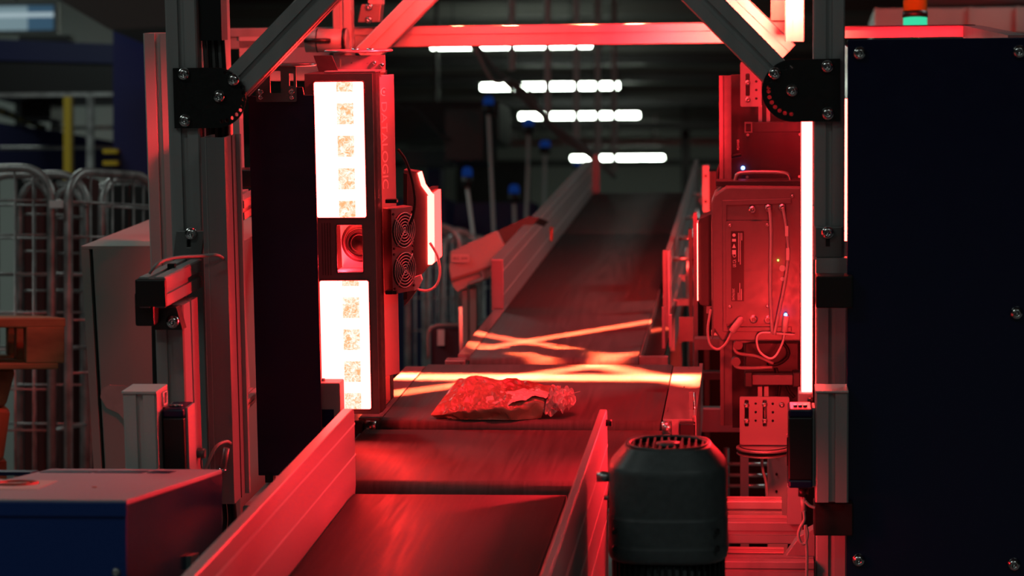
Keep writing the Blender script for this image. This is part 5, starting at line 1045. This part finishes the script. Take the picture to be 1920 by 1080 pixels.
def bagtop():
    o = by
    rows = [[(840, 752, o+.12), (880, 745, o+.125), (930, 745, o+.125), (985, 745, o+.125), (1035, 745, o+.12)],
            [(861, 711, o+.105), (885, 708, o+.11), (930, 712, o+.11), (985, 716, o+.105), (1040, 726, o+.10)],
            [(850, 722, o+.085), (885, 716, o+.085), (930, 720, o+.085), (985, 722, o+.085), (1038, 730, o+.08)],
            [(832, 745, o+.055), (870, 736, o+.055), (920, 736, o+.055), (980, 734, o+.055), (1032, 737, o+.055)],
            [(812, 771, o+.02), (855, 764, o+.022), (905, 760, o+.020), (965, 748, o+.022), (1022, 744, o+.030)],
            [(808, 777, o+.012), (850, 773, o+.006), (905, 771, o+.004), (965, 762, o+.006), (1020, 756, o+.018)],
            [(812, 781, o+.014), (852, 788, o+.010), (910, 787, o+.006), (970, 782, o+.006), (1018, 772, o+.014)],
            [(822, 783, o+.03), (858, 793, o+.006), (915, 797, o+.002), (975, 794, o+.006), (1014, 784, o+.02)],
            [(840, 778, o+.05), (870, 785, o+.03), (915, 790, o+.02), (970, 788, o+.02), (1010, 780, o+.03)]]
    return patch(rows, 60, 70, .011, 22, 3, Z3+.0006)
BAG = mat('printed_bag_film', (.34, .15, .11), .33, 0, 0, 40)
nt = BAG.node_tree; bs = nt.nodes['Principled BSDF']; tc = nt.nodes.new('ShaderNodeTexCoord'); vo = nt.nodes.new('ShaderNodeTexVoronoi'); vo.inputs['Scale'].default_value = 17; vo.distance = 'CHEBYCHEV'; cr_ = nt.nodes.new('ShaderNodeValToRGB')
nt.links.new(tc.outputs['Object'], vo.inputs['Vector']); sp = nt.nodes.new('ShaderNodeSeparateColor'); nt.links.new(vo.outputs['Color'], sp.inputs[0]); nt.links.new(sp.outputs[0], cr_.inputs[0]); nt.links.new(cr_.outputs[0], bs.inputs['Base Color'])
cr_.color_ramp.interpolation = 'CONSTANT'; e_ = cr_.color_ramp.elements; e_[0].color = (.27, .17, .12, 1); e_[1].position = .55; e_[1].color = (.20, .06, .04, 1); x_ = e_.new(.74); x_.color = (.03, .028, .02, 1); x_ = e_.new(.86); x_.color = (.32, .2, .14, 1)
bt = bagtop(); t = thing('mail_parcel', 'crumpled tan and dark mailing bag lying on the scanner belt', 'parcel', ((xa+xb)/2, by+.07, Z3))
part('bag', bt, BAG, t)
# clear torn wrap at right end + seam strip on top
FILM = mat('clear_film', (.60, .45, .44), .22, 0, 0, 1, alpha=.8, spec=.9)
def shred(rows, seed, amp=.016): return patch(rows, 46, 34, amp, 48, seed, Z3+.0006)
o = by
part('torn_film', shred([[(1012, 735, o+.09), (1035, 727, o+.10), (1062, 728, o+.09), (1074, 738, o+.08)], [(1015, 742, o+.06), (1040, 736, o+.07), (1068, 737, o+.065), (1080, 748, o+.06)],
    [(1018, 752, o+.035), (1042, 750, o+.04), (1066, 754, o+.04), (1078, 756, o+.045)], [(1012, 770, o+.02), (1030, 774, o+.02), (1055, 770, o+.025), (1070, 764, o+.04)]], 11), FILM, t, label='torn crinkled clear film at the right end')
part('torn_film', shred([[(1018, 738, o+.07), (1040, 732, o+.06), (1058, 735, o+.055), (1070, 742, o+.05)], [(1022, 752, o+.03), (1040, 748, o+.03), (1058, 750, o+.03), (1068, 756, o+.03)], [(1022, 776, o+.01), (1036, 772, o+.015), (1052, 768, o+.02), (1062, 766, o+.025)]], 23, .022), FILM, t, label='second crinkled film flap at the right end')
SEAM = mat('glossy_seam_film', (.60, .50, .50), .25, 0, 0, 500, spec=.9, bump=.6)
part('seam_strip', patch([[(902, 741, o+.052), (930, 737, o+.052), (965, 732, o+.055), (1000, 729, o+.06), (1024, 734, o+.05)], [(905, 750, o+.034), (935, 749, o+.030), (970, 741, o+.030), (1000, 737, o+.034), (1028, 741, o+.03)], [(900, 755, o+.026), (937, 762, o+.010), (970, 752, o+.012), (1000, 744, o+.018), (1024, 747, o+.02)]], 40, 14, .005, 40, 7, Z3+.002), SEAM, t, label='glossy pale seam strip across the bag')
tip = [M(1060, 745, y=by+.06), M(1075, 738, y=by+.06), M(1088, 734, y=by+.06)]; part('film_tail', B().tube(tip, .0009, 5), FILM, t)

q = rect(M, 1306, 560, 1530, 935, 5.8); solo('dark_backing_block', B().box(q[0], q[1], 5.8, 6.2, ZF(5.8), q[3]), mat('matt_black', (.004, .004, .004), .9, spec=.1), 'added black backing block deep behind the right scanner and the wire shelf', 'cabinet', bevel=.005)  # added block that darkens the gap behind the wire shelf
# ------------------------------------------------------------------ red working light of the scanners, plus added fills
# line projectors of the top scanner: narrow sheets of light thrown down on the belts
K = 22.0
def sheet(name, a, c, power, th=.012, h=.95, spread=4, lean=0.0):
    """a, c: pixel ends of the light line on the belt"""
    A, C = M(*a, z=Z3), M(*c, z=Z3); mid = (A+C)/2; L = (C-A).length; ax = (C-A).normalized()
    loc = mid+Vector((0, lean*h, h)); return area(name, loc, mid, L, th, power*K, HOT, FM, spread, ax)
sheet('line_light', (650, 706), (1310, 709), 1.3, .022, spread=6)
sheet('line_light', (640, 752), (1130, 684), 0.30, .016, spread=4)
sheet('line_light', (1310, 723), (1090, 678), 0.28, .016, spread=5)
sheet('line_light', (862, 658), (1268, 593), 0.20, .02, spread=3)
sheet('line_light', (870, 620), (1165, 668), 0.11, .02, spread=3)
sheet('line_light', (866, 640), (1070, 678), 0.07, .02, spread=3)
sheet('line_light', (1110, 672), (1262, 648), 0.07, .02, spread=3)
# broad light of the scanner heads
zb = -.25
area('scanner_light', (M(1500, 500, y=3.6).x, 3.60, -.42), (-.70, 2.8, -.66), .05, .28, 7, RED, FM, 90)            # right head, towards the front left
area('scanner_light', (M(720, 300, y=3.9).x+.02, 3.95, -.1), (.0, 4.6, .35), .05, .35, 5, RED, FM, 110)         # left head, towards the rear top
area('scanner_light', (M(1302, 500, y=4.15).x-.01, 4.15, -.1), (-.2, 5.6, -.6), .05, .3, 3.2, RED, FM, 55)
area('top_light', (M(1100, 0, y=4.0).x, 3.95, .62), (M(1000, 0, y=4.0).x, 4.2, -.69), .6, .08, 11, RED, FM, 95)
for o in [o for o in sc.objects if o.parent is None and 'label' in o]: pass

area('top_light', M(1448, -75, y=4.1), M(1462, 40, y=4.45), .10, .05, 7, (1, .05, .03), FM, 60)
area('top_light', M(850, -80, y=4.2), M(800, 20, y=4.5), .10, .05, 2.5, (1, .04, .03), FM, 120)
area('frame_fill', M(1720, 330, y=3.75), M(1720, 60, y=4.3), .3, .05, 1.8, RED, FM, 60)  # added fill brightening the top frame of the navy box

area('base_fill', M(1493, 690, y=3.64), M(1440, 880, y=4.1), .04, .04, 1.3, (1, .03, .03), FM, 130)  # invented fill for the brackets and posts low on the right
area('base_fill', M(1330, 950, y=3.30), M(1440, 1000, y=3.62), .04, .10, .6, RED, FM, 140)  # second invented fill, hidden by the motor, for the rails
area('top_light', M(1000, -150, y=3.7), M(640, 110, y=3.8), .08, .05, 1.2, RED, FM, 36)
